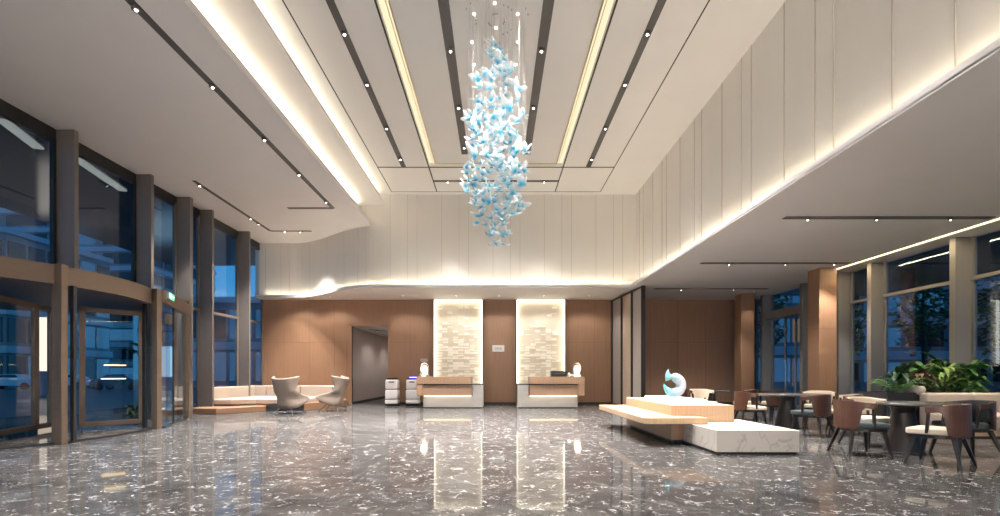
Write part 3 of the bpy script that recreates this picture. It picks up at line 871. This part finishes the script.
track('track_light', [(-2.0, 15.2), (2.0, 15.2)], .12, ZH, 'short dark ceiling slot running across in front of the back wall', [(-1.55, 15.2), (1.55, 15.2)], 300, 60)
track('track_light', [(-5.03, FY), (-5.03, 14.56), (-6.42, 14.56)], .12, ZS, 'long dark slot with a hooked end in the lower soffit', [(-5.03, y) for y in (-4, -1.5, .8, 3, 4.8, 6.6, 8.38, 10.26, 12.06, 13.97)], P1*.8)
track('track_light', [(-8.0, 12.5), (-8.06, 16.87), (-6.6, 16.87)], .10, ZS, 'short hooked dark slot in the soffit above the corner sofa', [(-8.0, 12.75), (-8.03, 15.45), (-8.05, 16.0), (-7.55, 16.87), (-7.0, 16.87)], P1*.5)
for y, sp, lab in ((8.93, (5.9, 7.2, 8.6), 'dark linear slot in the dining ceiling nearest the camera'), (12.56, (6.2, 7.7, 9.0), 'dark linear slot in the dining ceiling, middle one'), (16.3, (6.4, 8.2), 'dark linear slot in the dining ceiling farthest back')):
    track('track_light', [(5.45, y), (9.38, y)], .14, ZL, lab, [(x, y) for x in sp], 170, 90)
for y in (1.8, -2): 
    track('track_light', [(5.45, y), (9.38, y)], .14, ZL, 'dark linear slot in the dining ceiling behind the camera position', [(6, y), (7.4, y), (8.8, y)], 170, 90)
track('track_light', [(-5.4, 20.2), (-4.5, 21.6)], .07, ZO+.02, 'short dark track with one lit spot in the corridor ceiling', [(-5.2, 20.55)], 4, 90)
spot((-4.5, 21.5, ZO-.03), 50, 150)
spot((-4.5, 24.5, ZO-.03), 50, 150)
# added spots without visible heads, aimed to brighten the glass cluster
for (x, y) in ((-.87, 3.5), (.87, 3.5), (-2.76, 5.3), (2.76, 5.3), (-.87, 5.3), (.87, 5.3)):
    o = spot((x, y, ZH-.1), 480, 30, (1, .98, .96))
    o.rotation_euler = (Vector((0, 8.3, 4.3 if abs(x) < 1 and y > 4 else 5.6))-o.location).to_track_quat('-Z', 'Y').to_euler()
# chandelier downlights
GD = 'small round downlights around the hanging glass cluster'
for k, (x, y) in enumerate(((-.02, 7.93), (-.38, 8.17), (.38, 8.17), (0, 8.5), (-.45, 8.86), (.41, 8.86), (-.44, 9.5), (.40, 9.5))):
    o = MB().lathe([(.001, -.012), (.014, -.012), (.020, -.004), (.020, 0)], n=16).build('downlight', 'spot_glow', loc=(x, y, ZH))
    tag(o, 'tiny round downlight in the ceiling panel above the glass cluster', 'ceiling light', GD)
    spot((x, y, ZH-.03), 420, 32, (1, .97, .95))

# ------------------------------------------------------------------ hanging glass cluster
t = thing('glass_chandelier', 'tall cluster of aqua and white glass butterflies hanging on fine wires', 'chandelier', (0, 8.3, ZH))
def butterfly(seed):
    rnd = random.Random(seed); m = MB()
    for k, (az, l, w) in enumerate(((.55, .12, .085), (2.6, .12, .085), (-.45, .075, .06), (-2.7, .075, .06), (1.57, .05, .02))):
        az += rnd.uniform(-.25, .25); l *= rnd.uniform(.8, 1.25); up = rnd.uniform(-.2, .9); cur = rnd.uniform(-.5, 1.2)
        d = Vector((math.cos(az), math.sin(az), 0)); sd = Vector((-d.y, d.x, 0)); seg = 5; vs = []
        tw = rnd.uniform(-.8, .8)
        for j in range(seg+1):
            u = j/seg
            c = d*l*u+Vector((0, 0, l*(up*u+cur*u*u*.6)))
            ww = w*.5*math.sin(PI*min(1, .12+u*.83))**.7
            s2 = sd*math.cos(tw*u)+Vector((0, 0, math.sin(tw*u)))
            vs += [c-s2*ww, c+Vector((0, 0, .006)), c+s2*ww*(1+.35*math.sin(u*9+seed))]
        fs = []
        for j in range(seg):
            b = j*3; fs += [(b, b+3, b+4, b+1), (b+1, b+4, b+5, b+2)]
        m.add(vs, fs)
    return m
protos = []
for s in range(5):
    o = butterfly(s).build('glass_butterfly', 'bird', t, smooth=True, solid=.006); protos.append(o)
rnd = random.Random(11)
prof = [(6.95, .10), (6.75, .16), (6.55, .24), (6.35, .34), (6.0, .46), (5.6, .54), (5.2, .58), (4.8, .58), (4.5, .56), (4.2, .50), (3.9, .40), (3.6, .22), (3.35, .05)]
def rad(z):
    for (a, ra), (b, rb) in zip(prof[:-1], prof[1:]):
        if b <= z <= a: return rb+(ra-rb)*(z-b)/(a-b)
    return .05
pts = []
tries = 0
while len(pts) < 215 and tries < 60000:
    tries += 1
    z = rnd.uniform(3.35, 6.95); r = rad(z); x = rnd.uniform(-r, r); y = rnd.uniform(-r, r)
    if x*x+y*y > r*r: continue
    if z > 5.7 and rnd.random() < .5: continue
    p = Vector((x, y, z))
    if all((p-q).length > .125 for q in pts): pts.append(p)
pts.sort(key=lambda p: p.y)
rest = MB()
for k, p in enumerate(pts):
    e = (rnd.uniform(-.7, .7), rnd.uniform(-.7, .7), rnd.uniform(0, 2*PI)); sc = rnd.uniform(.85, 1.3)
    if k < 95:
        o = protos[k] if k < 5 else protos[k % 5].copy()
        if k >= 5: col.objects.link(o); o.parent = t
        o.location = (p.x, p.y, p.z-ZH); o.rotation_euler = e; o.scale = (sc,)*3
    else:
        o = protos[k % 5].copy(); col.objects.link(o); o.parent = t
        o.location = (p.x, p.y, p.z-ZH); o.rotation_euler = e; o.scale = (sc,)*3
        o['_rest'] = 1
# merge the far ones into one countless part (colour kept by a vertex-space copy of the wing pattern)
restobjs = [o for o in t.children if '_rest' in o]
vs = []; fs = []; cs = []
for o in restobjs:
    mw = Matrix.LocRotScale(o.location, o.rotation_euler, o.scale)
    b = len(vs)
    for v in o.data.vertices:
        vs.append(tuple(mw @ v.co)); cs.append(v.co.length)
    for p in o.data.polygons: fs.append(tuple(b+i for i in p.vertices))
me = bpy.data.meshes.new('glass_butterfly_mass'); me.from_pydata(vs, [], fs); me.update()
at = me.attributes.new('reach', 'FLOAT', 'POINT'); at.data.foreach_set('value', cs)
mm = M['bird'].copy(); nt = mm.node_tree
an = nt.nodes.new('ShaderNodeAttribute'); an.attribute_name = 'reach'
rp = [n for n in nt.nodes if n.type == 'VALTORGB'][0]
for l in list(rp.inputs[0].links): nt.links.remove(l)
nt.links.new(an.outputs['Fac'], rp.inputs[0])
me.materials.append(mm); me.polygons.foreach_set('use_smooth', [True]*len(me.polygons))
ro = bpy.data.objects.new('glass_butterflies', me); col.objects.link(ro); ro.parent = t; ro['kind'] = 'stuff'
k_ = ro.modifiers.new('solid', 'SOLIDIFY'); k_.thickness = .006
for o in restobjs: bpy.data.objects.remove(o)
M['wire'] = pmat('fine steel wire', (.45, .43, .42), .6, .0)
wm = MB()
for k, p in enumerate(pts):
    if k % 3 == 0: wm.tube([(p.x, p.y, p.z-ZH), (p.x, p.y, 0)], .0014, 3, False)
w = wm.build('suspension_wire', 'wire', t); w['kind'] = 'stuff'
m = MB()
for k in range(26):
    a = 2*PI*k/26*3; r = .15+.42*(k % 3)/2
    m.lathe([(.008, -.03), (.012, -.02), (.012, 0)], r*math.cos(a), r*math.sin(a), 8)
m.build('ceiling_grip', 'chrome', t)['kind'] = 'stuff'

# ------------------------------------------------------------------ revolving door
CX, CY, RD = -10.1, 8.9, 3.0
ZB0, ZB1 = 2.66, 2.98
t = thing('revolving_door', 'bronze framed revolving door with curved canopy and glass wings', 'door', (CX, CY, 0))
def arcwall(m, r0, r1, a0, a1, z0, z1, n=40):
    vs = []; fs = []
    for k in range(n+1):
        a = R(a0+(a1-a0)*k/n)
        for r in (r0, r1):
            for z in (z0, z1): vs.append((r*math.cos(a), r*math.sin(a), z))
    for k in range(n):
        b = 4*k; c = b+4
        fs += [(b, c, c+1, b+1), (b+2, b+3, c+3, c+2), (b+1, c+1, c+3, b+3), (b, b+2, c+2, c)]
    fs += [(0, 1, 3, 2), (4*n, 4*n+2, 4*n+3, 4*n+1)]
    return m.add(vs, fs)
A0, A1 = -70, 24
arcwall(MB(), RD-.12, RD, A0, A1+1, ZB0, ZB1).build('canopy_band', 'bronze', t, smooth=False)
arcwall(MB(), .05, RD-.12, -180, 180, ZB0+.05, ZB1-.06, 64).build('canopy_soffit', 'tank', t)
arcwall(MB(), RD-.10, RD+.0, A0, A1, 0, .03).build('floor_ring', 'black', t)
arcwall(MB(), .02, .09, -180, 180, .03, ZB0, 16).build('centre_post', 'bronze', t)
def post(px, py, w, d, z1, rz=0, dark=None, par=t, name='post'):
    mm_ = MB().box(-w/2, w/2, -d/2, d/2, 0, z1)
    mm_.build(name, 'bronze', par, loc=(px-CX, py-CY, 0), rot=rz, bevel=.006)
aA = math.degrees(math.asin((7.87-CY)/RD))
pA = (CX+RD*math.cos(R(aA)), 7.87)
post(pA[0]+.01, pA[1], .17, .12, ZB1+.012)
MB().box(-.03, .03, -.03, .03, .03, ZB0).build('seal', 'black', t, loc=(pA[0]-CX+.12, pA[1]-CY+.13, 0))
MB().box(-.03, .03, -.03, .03, .03, ZB0).build('seal', 'black', t, loc=(-7.46-CX, 10.02-CY, 0))
post(-7.28, 10.12, .13, .14, ZB1+.012)
def wing(p, q, stiles, z0=.06, z1=2.58, sw=.13, name='door_wing', rail=.10):
    a = Vector(p); b = Vector(q); d = (b-a); L_ = d.length; ang = math.atan2(d.y, d.x)
    f = MB()
    for s0 in stiles: f.box(s0*L_-(sw/2 if 0 < s0 < 1 else 0 if s0 == 0 else sw), s0*L_+(sw/2 if 0 < s0 < 1 else sw if s0 == 0 else 0), -.03, .03, z0, z1)
    f.box(0, L_, -.03, .03, z0, z0+rail).box(0, L_, -.03, .03, z1-rail, z1)
    fo = f.build(name, 'bronze', t, loc=(a.x-CX, a.y-CY, 0), rot=ang, bevel=.004)
    MB().box(.02, L_-.02, -.005, .005, z0+.03, z1-.03).build('pane', 'clear', fo)
    return fo, L_
wing((-8.5, 7.13), (-9.38, 10.0), (0, .80, 1), sw=.16)
w2, L2 = wing((-8.72, 9.87), (-8.0, 10.72), (0, 1), sw=.1, name='showcase_frame')
sc_ = MB().box(.02, .04, .03, .75, .06, 2.58).box(L2-.04, L2-.02, .03, .75, .06, 2.58)
sc_.build('showcase_side', 'clear', w2)
MB().box(.45, .85, .18, .4, 1.38, 1.40).box(.40, .85, .18, .4, 1.08, 1.10).build('shelf', 'bronze', w2)
MB().box(.47, .83, .2, .38, 1.36, 1.375).box(.42, .83, .2, .38, 1.06, 1.075).build('shelf_light', 'shelf_led', w2)
# plant branch in the showcase
bt = bush('potted_branch', -8.37, 10.95, .14, 40, .22, .10, 'leaf_dark', 'dark leafy plant low inside the glass showcase of the revolving door', 21, grp='plants in the showcase')
bt2 = bush('dry_branch', -8.22, 10.85, 1.62, 14, .20, .13, 'leaf_dark', 'dark leafed branch above the lit shelf of the showcase', 22, grp='plants in the showcase')
MB().tube([(.0, .0, -.2), (.03, .02, .3), (-.02, 0, .6)], .012, 6).build('branch', 'bark', bt2)
# side door beside the drum
C0 = (-7.24, 10.24); C1 = (-8.12, 12.35)
t = thing('side_door', 'bronze framed glass side door beside the revolving door', 'door', (C0[0], C0[1], 0))
d = Vector((C1[0]-C0[0], C1[1]-C0[1])); LL = d.length; ang = math.atan2(d.y, d.x); t.rotation_euler.z = ang
MB().box(0, LL, -.08, .08, ZB0+.06, ZB1+.02).build('header', 'bronze', t, bevel=.005)
MB().box(LL-.02, LL+.28, -.08, .08, 0, ZB1+.14).build('post', 'bronze', t, bevel=.005)
MB().box(LL*.40, LL-.02, -.012, 0, .02, ZB0+.06).build('pane', 'glass', t)
MB().box(.05, LL*.40, .05, .062, .02, ZB0+.06).build('sliding_leaf', 'clear', t)
MB().box(LL*.40, LL*.40+.03, -.03, .01, .02, ZB0+.06).build('leaf_stile', 'black', t)
MB().box(.02, LL, -.05, .05, 0, .02).build('threshold', 'black', t)
MB().tube([(LL+.1, -.12, .9), (LL+.1, -.12, 2.7)], .015).build('pull_handle', 'chrome', t)
# exit sign
ex = Vector(C0)+d*.02
t = thing('exit_sign', 'small glowing green exit sign with running figure on the bronze door header', 'sign', (ex.x, ex.y, ZB1-.16), ang)
SX = Vector((math.cos(ang), math.sin(ang)))
MB().box(-.02, .46, -.13, -.09, 0, .155).build('housing', 'sign_grey', t)
MB().box(-.01, .45, .0, .0, 0, .0)
# the face towards the hall is the side of +x-normal: local -y is turned to the room
face = MB().box(-.01, .45, .085, .09, .01, .145)
# determine which side faces the camera
nrm = Vector((-math.sin(ang), math.cos(ang)))
tocam = Vector((-ex.x, -ex.y))
sgn = 1 if nrm.dot(tocam) > 0 else -1
for ch_ in list(t.children): bpy.data.objects.remove(ch_)
def yb(a, b): return sorted((sgn*a, sgn*b))
MB().box(-.02, .46, *yb(.082, .115), 0, .155).build('housing', 'sign_grey', t)
MB().box(-.01, .45, *yb(.115, .119), .01, .145).build('face', 'exit', t)
g = MB(); ya, yc = yb(.119, .123)
def seg(x0, z0, x1, z1, w=.014):
    dx, dz = x1-x0, z1-z0; l = math.hypot(dx, dz); nx, nz = -dz/l*w/2, dx/l*w/2
    ps = [(x0+nx, z0+nz), (x1+nx, z1+nz), (x1-nx, z1-nz), (x0-nx, z0-nz)]
    g.add([(x, ya, z) for x, z in ps]+[(x, yc, z) for x, z in ps], [(0, 1, 2, 3), (4, 5, 6, 7), (0, 1, 5, 4), (1, 2, 6, 5), (2, 3, 7, 6), (3, 0, 4, 7)])
cx = .20
seg(cx-.01, .112, cx+.012, .112, .024)                       # head
seg(cx, .098, cx-.02, .062, .022)                            # trunk
seg(cx-.02, .064, cx+.01, .042); seg(cx+.01, .042, cx, .02)  # front leg
seg(cx-.02, .062, cx-.045, .04); seg(cx-.045, .04, cx-.07, .04)
seg(cx-.002, .094, cx+.035, .075); seg(cx-.004, .094, cx-.04, .085); seg(cx-.04, .085, cx-.055, .065)
seg(.31, .08, .42, .08); seg(.42, .08, .385, .108); seg(.42, .08, .385, .052)   # arrow
seg(.03, .12, .12, .12, .008); seg(.03, .035, .12, .035, .008); seg(.03, .12, .03, .035, .008); seg(.12, .12, .12, .035, .008)
g.build('pictogram', 'exit_white', t)

# ------------------------------------------------------------------ outside
struct(MB().box(-150, 150, -60, 160, -.35, -.21).build('ground_outside', 'road'))
def building(name, x0, x1, y0, y1, h, face, lab, floors, mat='bld', band='bld_pale', lit=.3, seed=0, nw=8):
    rnd = random.Random(seed)
    t = thing(name, lab, 'building', ((x0+x1)/2, (y0+y1)/2, -.21))
    w = (x1-x0)/2; l = (y1-y0)/2
    MB().box(-w, w, -l, l, 0, h).build('body', mat, t)
    rf_ = MB().box(-w-.3, w+.3, -l-.3, l+.3, h, h+.6).build('parapet', band, t)
    fh = h/floors
    for k in range(floors):
        z = k*fh
        if k: MB().box(-w-.25, w+.25, -l-.25, l+.25, z-.45, z+.35).build('floor_band', band, t)
    wins = 0
    for k in range(floors):
        z = k*fh+.75
        for j in range(nw):
            if wins > 90: break
            a = -w+(2*w)*(j+.08)/nw; b = -w+(2*w)*(j+.92)/nw
            q = rnd.random(); mt = 'win_blue' if q < lit else ('win_warm' if q < lit*1.08 else 'bld_glass')
            MB().box(a, b, -l-.08, -l+.05, z, z+fh-1.5).build('window', mt, t); wins += 1
            c = -l+(2*l)*(j+.08)/nw; e = -l+(2*l)*(j+.92)/nw
            sx = 1 if face > 0 else -1
            q = rnd.random(); mt = 'win_blue' if q < lit else ('win_warm' if q < lit*1.08 else 'bld_glass')
            if wins < 92: MB().box(*sorted((sx*(w-.05), sx*(w+.08))), c, e, z, z+fh-1.5).build('window', mt, t); wins += 1
    return t
building('office_building', -105, -62, 84, 104, 34, 1, 'long office block with pale floor bands beyond the revolving door windows', 10, nw=5, lit=.45, seed=1)
building('office_building', -82, -54, 52, 66, 17, 1, 'low dark office block behind the street at the revolving door', 4, nw=6, lit=.35, seed=2)
building('office_building', -34, -20, 50, 66, 9, 1, 'two storey shop building seen through the side door', 2, nw=5, lit=.7, seed=3, band='bld_pale')
building('apartment_tower', 34, 58, 44, 62, 26, -1, 'dark tower beyond the dining windows with a few lit panes', 8, nw=6, lit=.2, seed=14)
building('apartment_tower', 62, 90, 60, 80, 30, -1, 'pale banded tower beyond the outermost dining window', 9, nw=5, lit=.35, seed=5, mat='bld_pale')
building('glass_hall', 22, 33, 44, 60, 11, -1, 'low lit glass building seen through the dining area door', 3, nw=6, lit=.8, seed=6)
building('apartment_tower', 44, 60, 22, 36, 22, -1, 'grey tower with balconies close beyond the dining windows', 7, nw=6, lit=.3, seed=19)
t = thing('lit_shop_pillar', 'tall white glowing shopfront pillar outside the revolving door', 'light', (-28.6, 30, -.2))
MB().rbox(-.35, .35, -.2, .2, 1.6, 5.0, .05).build('light_box', 'lit_pillar', t)
MB().box(-.42, .42, -.25, .25, 0, 1.6).build('base', 'bld', t)
t = thing('lit_shop_window', 'bright white shop window outside the side door', 'shop window', (-28.5, 40.5, -.2))
MB().box(-1.0, .9, -.05, .05, 1.2, 3.8).build('glazing', 'lit_shop', t)
MB().box(-1.1, 1.0, -.1, .1, .0, 1.15).box(-1.1, 1.0, -.1, .1, 3.8, 4.0).build('frame', 'bld_pale', t)

def car(x, y, rz, paint, lab):
    t = thing('car', lab, 'car', (x, y, -.21), rz, 'cars parked outside the revolving door')
    prof_ = [(-2.1, .35), (-2.15, .75), (-1.9, .95), (-1.35, 1.0), (-.75, 1.42), (.6, 1.45), (1.25, 1.0), (1.95, .88), (2.15, .6), (2.1, .35)]
    m = MB(); n = len(prof_)
    vs = []
    for yy, sc in ((-.85, .97), (-.7, 1.0), (.7, 1.0), (.85, .97)):
        for px, pz in prof_:
            tuck = .14 if (abs(yy) > .8 and pz > 1.1) else 0
            vs.append((px*sc, yy-math.copysign(tuck, yy), pz))
    fs = [(k*n+i, k*n+(i+1) % n, (k+1)*n+(i+1) % n, (k+1)*n+i) for k in range(3) for i in range(n)]
    fs += [tuple(range(n)), tuple(3*n+i for i in range(n))[::-1]]
    m.add(vs, fs).build('body', paint, t, bevel=.04)
    g_ = MB()
    for sy in (-1, 1):
        g_.add([(-1.15, sy*.80, 1.0), (1.05, sy*.80, 1.0), (.55, sy*.735, 1.38), (-.7, sy*.735, 1.38), (-1.15, sy*.84, 1.0), (1.05, sy*.84, 1.0), (.55, sy*.745, 1.38), (-.7, sy*.745, 1.38)],
               [(0, 1, 2, 3), (4, 5, 6, 7), (0, 1, 5, 4), (1, 2, 6, 5), (2, 3, 7, 6), (3, 0, 4, 7)])
    g_.build('side_window', 'bld_glass', t)
    for sx in (-1.35, 1.35):
        for sy in (-.78, .78):
            wm_ = MB().lathe([(.2, -.1), (.33, -.1), (.33, .1), (.2, .1)], n=20)
            wm_.xform(Matrix.Rotation(PI/2, 4, 'X')); wm_.xform(Matrix.Translation((sx, sy, .33)))
            wm_.build('wheel', 'rubber', t)
    MB().box(-2.17, -2.1, -.7, -.45, .72, .85).box(-2.17, -2.1, .45, .7, .72, .85).build('tail_lamp', 'red_lamp', t)
    return t
t = thing('entrance_canopy', 'dark canopy with two pale light strips outside over the entrance', 'canopy', (-15, 12, 8.1))
MB().box(-5.5, 5.3, -8, 18, 0, .35).build('slab', 'bld_glass', t)
for (a, b) in (((-13.4, 12.8), (-13.96, 14.4)), ((-13.4, 15.0), (-14.0, 17.7)), ((-13.2, 9.8), (-13.8, 11.6))):
    MB().wallseg((a[0]+15, a[1]-12), (b[0]+15, b[1]-12), .28, -.06, 0).build('light_strip', M['canopy_led'], t)
car(-46.0, 45, R(15), 'car_white', 'white hatchback seen through the revolving door glass at the picture edge')
car(-41.5, 46.0, R(5), 'car_white', 'pale car parked beyond the white glowing pillar side')
car(-35.0, 44.0, R(10), 'car_dark', 'dark blue car parked between the two pale cars')

def tree(x, y, h, r, lab, seed, n=900):
    rnd = random.Random(seed)
    t = thing('street_tree', lab, 'tree', (x, y, -.21), group='street trees outside the dining windows')
    tr = MB().tube([(0, 0, 0), (.05, .02, h*.3), (-.04, .05, h*.6), (0, 0, h*.85)], [.14, .11, .08, .03], 10)
    for k in range(8):
        a = rnd.uniform(0, 2*PI); z = h*rnd.uniform(.3, .65)
        tr.tube([(0, 0, z), (r*.6*math.cos(a), r*.6*math.sin(a), z+h*.2)], [.05, .015], 6)
    tr.build('trunk', 'bark', t)
    m = MB()
    blobs = [(rnd.uniform(-.55, .55)*r, rnd.uniform(-.55, .55)*r, h*rnd.uniform(.45, .95), r*rnd.uniform(.35, .6)) for _ in range(12)]
    for k in range(n):
        bx_, by_, bz_, br = rnd.choice(blobs)
        v = Vector((rnd.gauss(0, 1), rnd.gauss(0, 1), rnd.gauss(0, 1))).normalized()*br*rnd.uniform(.6, 1)
        c = Vector((bx_, by_, bz_))+v; a = rnd.uniform(0, 2*PI); s_ = rnd.uniform(.10, .2)
        d_ = Vector((math.cos(a), math.sin(a), rnd.uniform(-.6, .6))).normalized(); e_ = d_.cross(Vector((rnd.uniform(-1, 1), rnd.uniform(-1, 1), 1))).normalized()
        m.add([c-d_*s_, c+e_*s_*.5, c+d_*s_, c-e_*s_*.5], [(0, 1, 2, 3)])
    m.build('crown', 'leaf', t)
    return t
o = MB().box(-3.2, 3.2, -11, 11, 0, .3).build('outdoor_canopy', 'bld_glass', loc=(13.8, 9, 4.5)); tag(o, 'dark flat canopy outside above the dining windows', 'canopy')
tree(19.5, 21.5, 6.5, 1.7, 'tree standing outside the wide dining window, nearer its post', 31)
tree(24.0, 22.0, 6.0, 2.0, 'bushy tree outside the outermost dining window', 32)
tree(17.5, 23.5, 6.0, 1.4, 'slim tree outside the narrow dining window beside the oak pillar', 33)
tree(16.5, 28.5, 6.5, 1.6, 'tree seen through the glass door of the dining area', 34)

# ------------------------------------------------------------------ lights
W1 = (1., .88, .67)
def cove(loc, rot, sx, sy, p, c=W1): return area(loc, rot, sx, sy, p, c)
L_ = 16.0-YR
yc_ = (16.0+YR)/2
# left first cove (on top of soffit, shining up at the step)
cove((-4.74, yc_, 6.83), (PI, 0, 0), .06, L_, 44)
# second cove above the step
cove((-4.10, yc_, 7.13), (PI, 0, 0), .10, L_, 40)
# right ledge cove
cove((4.72, yc_, ZL+.08), (PI, 0, 0), .08, L_, 48)
# back ledge
cove((.3, 16.23, ZL+.08), (PI, 0, 0), 8.4, .08, 23)
for k in range(8):
    a = wc[3+k*3] if 3+k*3 < len(wc) else wc[-2]
    xx = -9.0+k*.62; ya_ = ycurve(xx)+.13; yb_ = ycurve(xx+.6)+.13
    o = cove((xx+.3, (ya_+yb_)/2, ZL+.08), (PI, 0, 0), math.hypot(.6, yb_-ya_), .06, 1.3); o.rotation_euler = (PI, 0, math.atan2(yb_-ya_, .6))
# LED line by the dining windows
area((9.61, (13.4+YR)/2, ZL+.0), (0, 0, 0), .08, 13.4-YR, 110, (1, .8, .5))
# downlights in the low ceiling in front of the oak wall
for k, x in enumerate((-7.6, -6.3, -3.5, -1.5, .12, 1.8, 3.5)):
    o = MB().lathe([(.001, -.004), (.012, -.004), (.014, -.003), (.014, 0)], n=16).build('downlight', 'spot_glow', loc=(x, 17.75 if x > -5 else 17.95, ZL))
    tag(o, ['recessed round downlight over the corner sofa end', 'recessed round downlight over the corner sofa middle', 'recessed round downlight above the delivery robots', 'recessed round downlight above the desk nearer the corridor', 'recessed round downlight above the white wall plaque', 'recessed round downlight above the desk with the tray', 'recessed round downlight beside the reeded screen'][k], 'ceiling light', 'downlights in the reception ceiling')
    spot((x, o.location.y, ZL-.03), 42, 130, tilt=(0, 0), blend=.5)
for k, (x, y) in enumerate(((9.2, 12.6), (9.2, 16.85))):
    o = MB().lathe([(.001, -.004), (.012, -.004), (.014, -.003), (.014, 0)], n=16).build('downlight', 'spot_glow', loc=(x, y, ZL))
    tag(o, ['recessed round downlight in front of the nearer oak pillar', 'recessed round downlight in front of the far oak pillar'][k], 'ceiling light', 'downlights before the oak pillars')
    spot((x, y, ZL-.03), 30, 80)
for x in (-1.69, 2.0): area((x, 16.42, .43), (R(25), 0, 0), 1.6, .03, 2.2, (1., .82, .5))
# lanterns
for x in (-2.50, 2.84):
    d_ = bpy.data.lights.new('bulb', 'POINT'); d_.energy = 8; d_.color = (1, .75, .5); d_.shadow_soft_size = .1
    o = bpy.data.objects.new('bulb', d_); col.objects.link(o); o.location = (x, 16.35, 1.4)

# world: dusk sky
w = bpy.data.worlds.new('dusk'); scene.world = w; w.use_nodes = True
nt = w.node_tree; bg = nt.nodes['Background']
tc = nt.nodes.new('ShaderNodeTexCoord'); sp = nt.nodes.new('ShaderNodeSeparateXYZ'); rp = nt.nodes.new('ShaderNodeValToRGB')
nt.links.new(tc.outputs['Generated'], sp.inputs[0]); nt.links.new(sp.outputs[2], rp.inputs[0]); nt.links.new(rp.outputs[0], bg.inputs[0])
e = rp.color_ramp.elements
e[0].position = 0; e[0].color = (.024, .15, .29, 1); e[1].position = .6; e[1].color = (.007, .05, .13, 1)
bg.inputs[1].default_value = 1.8

# ------------------------------------------------------------------ camera
cam = bpy.data.cameras.new('camera'); co = bpy.data.objects.new('camera', cam); col.objects.link(co)
cam.sensor_width = 36; cam.lens = 36*472/1000
cam.shift_x = .004; cam.shift_y = .117
co.location = (0, 0, 1.15); co.rotation_euler = (PI/2, 0, 0)
cam.clip_end = 500; cam.clip_start = .05
scene.camera = co
scene.view_settings.view_transform = 'Standard'; scene.view_settings.look = 'None'
scene.view_settings.gamma = 1; scene.view_settings.use_curve_mapping = False
scene.view_settings.exposure = 0.8
scene.cycles.max_bounces = 12; scene.cycles.diffuse_bounces = 6; scene.cycles.glossy_bounces = 5
scene.cycles.transparent_max_bounces = 12
scene.cycles.sample_clamp_indirect = 6
scene.cycles.caustics_reflective = False; scene.cycles.caustics_refractive = False
scene.cycles.use_denoising = True
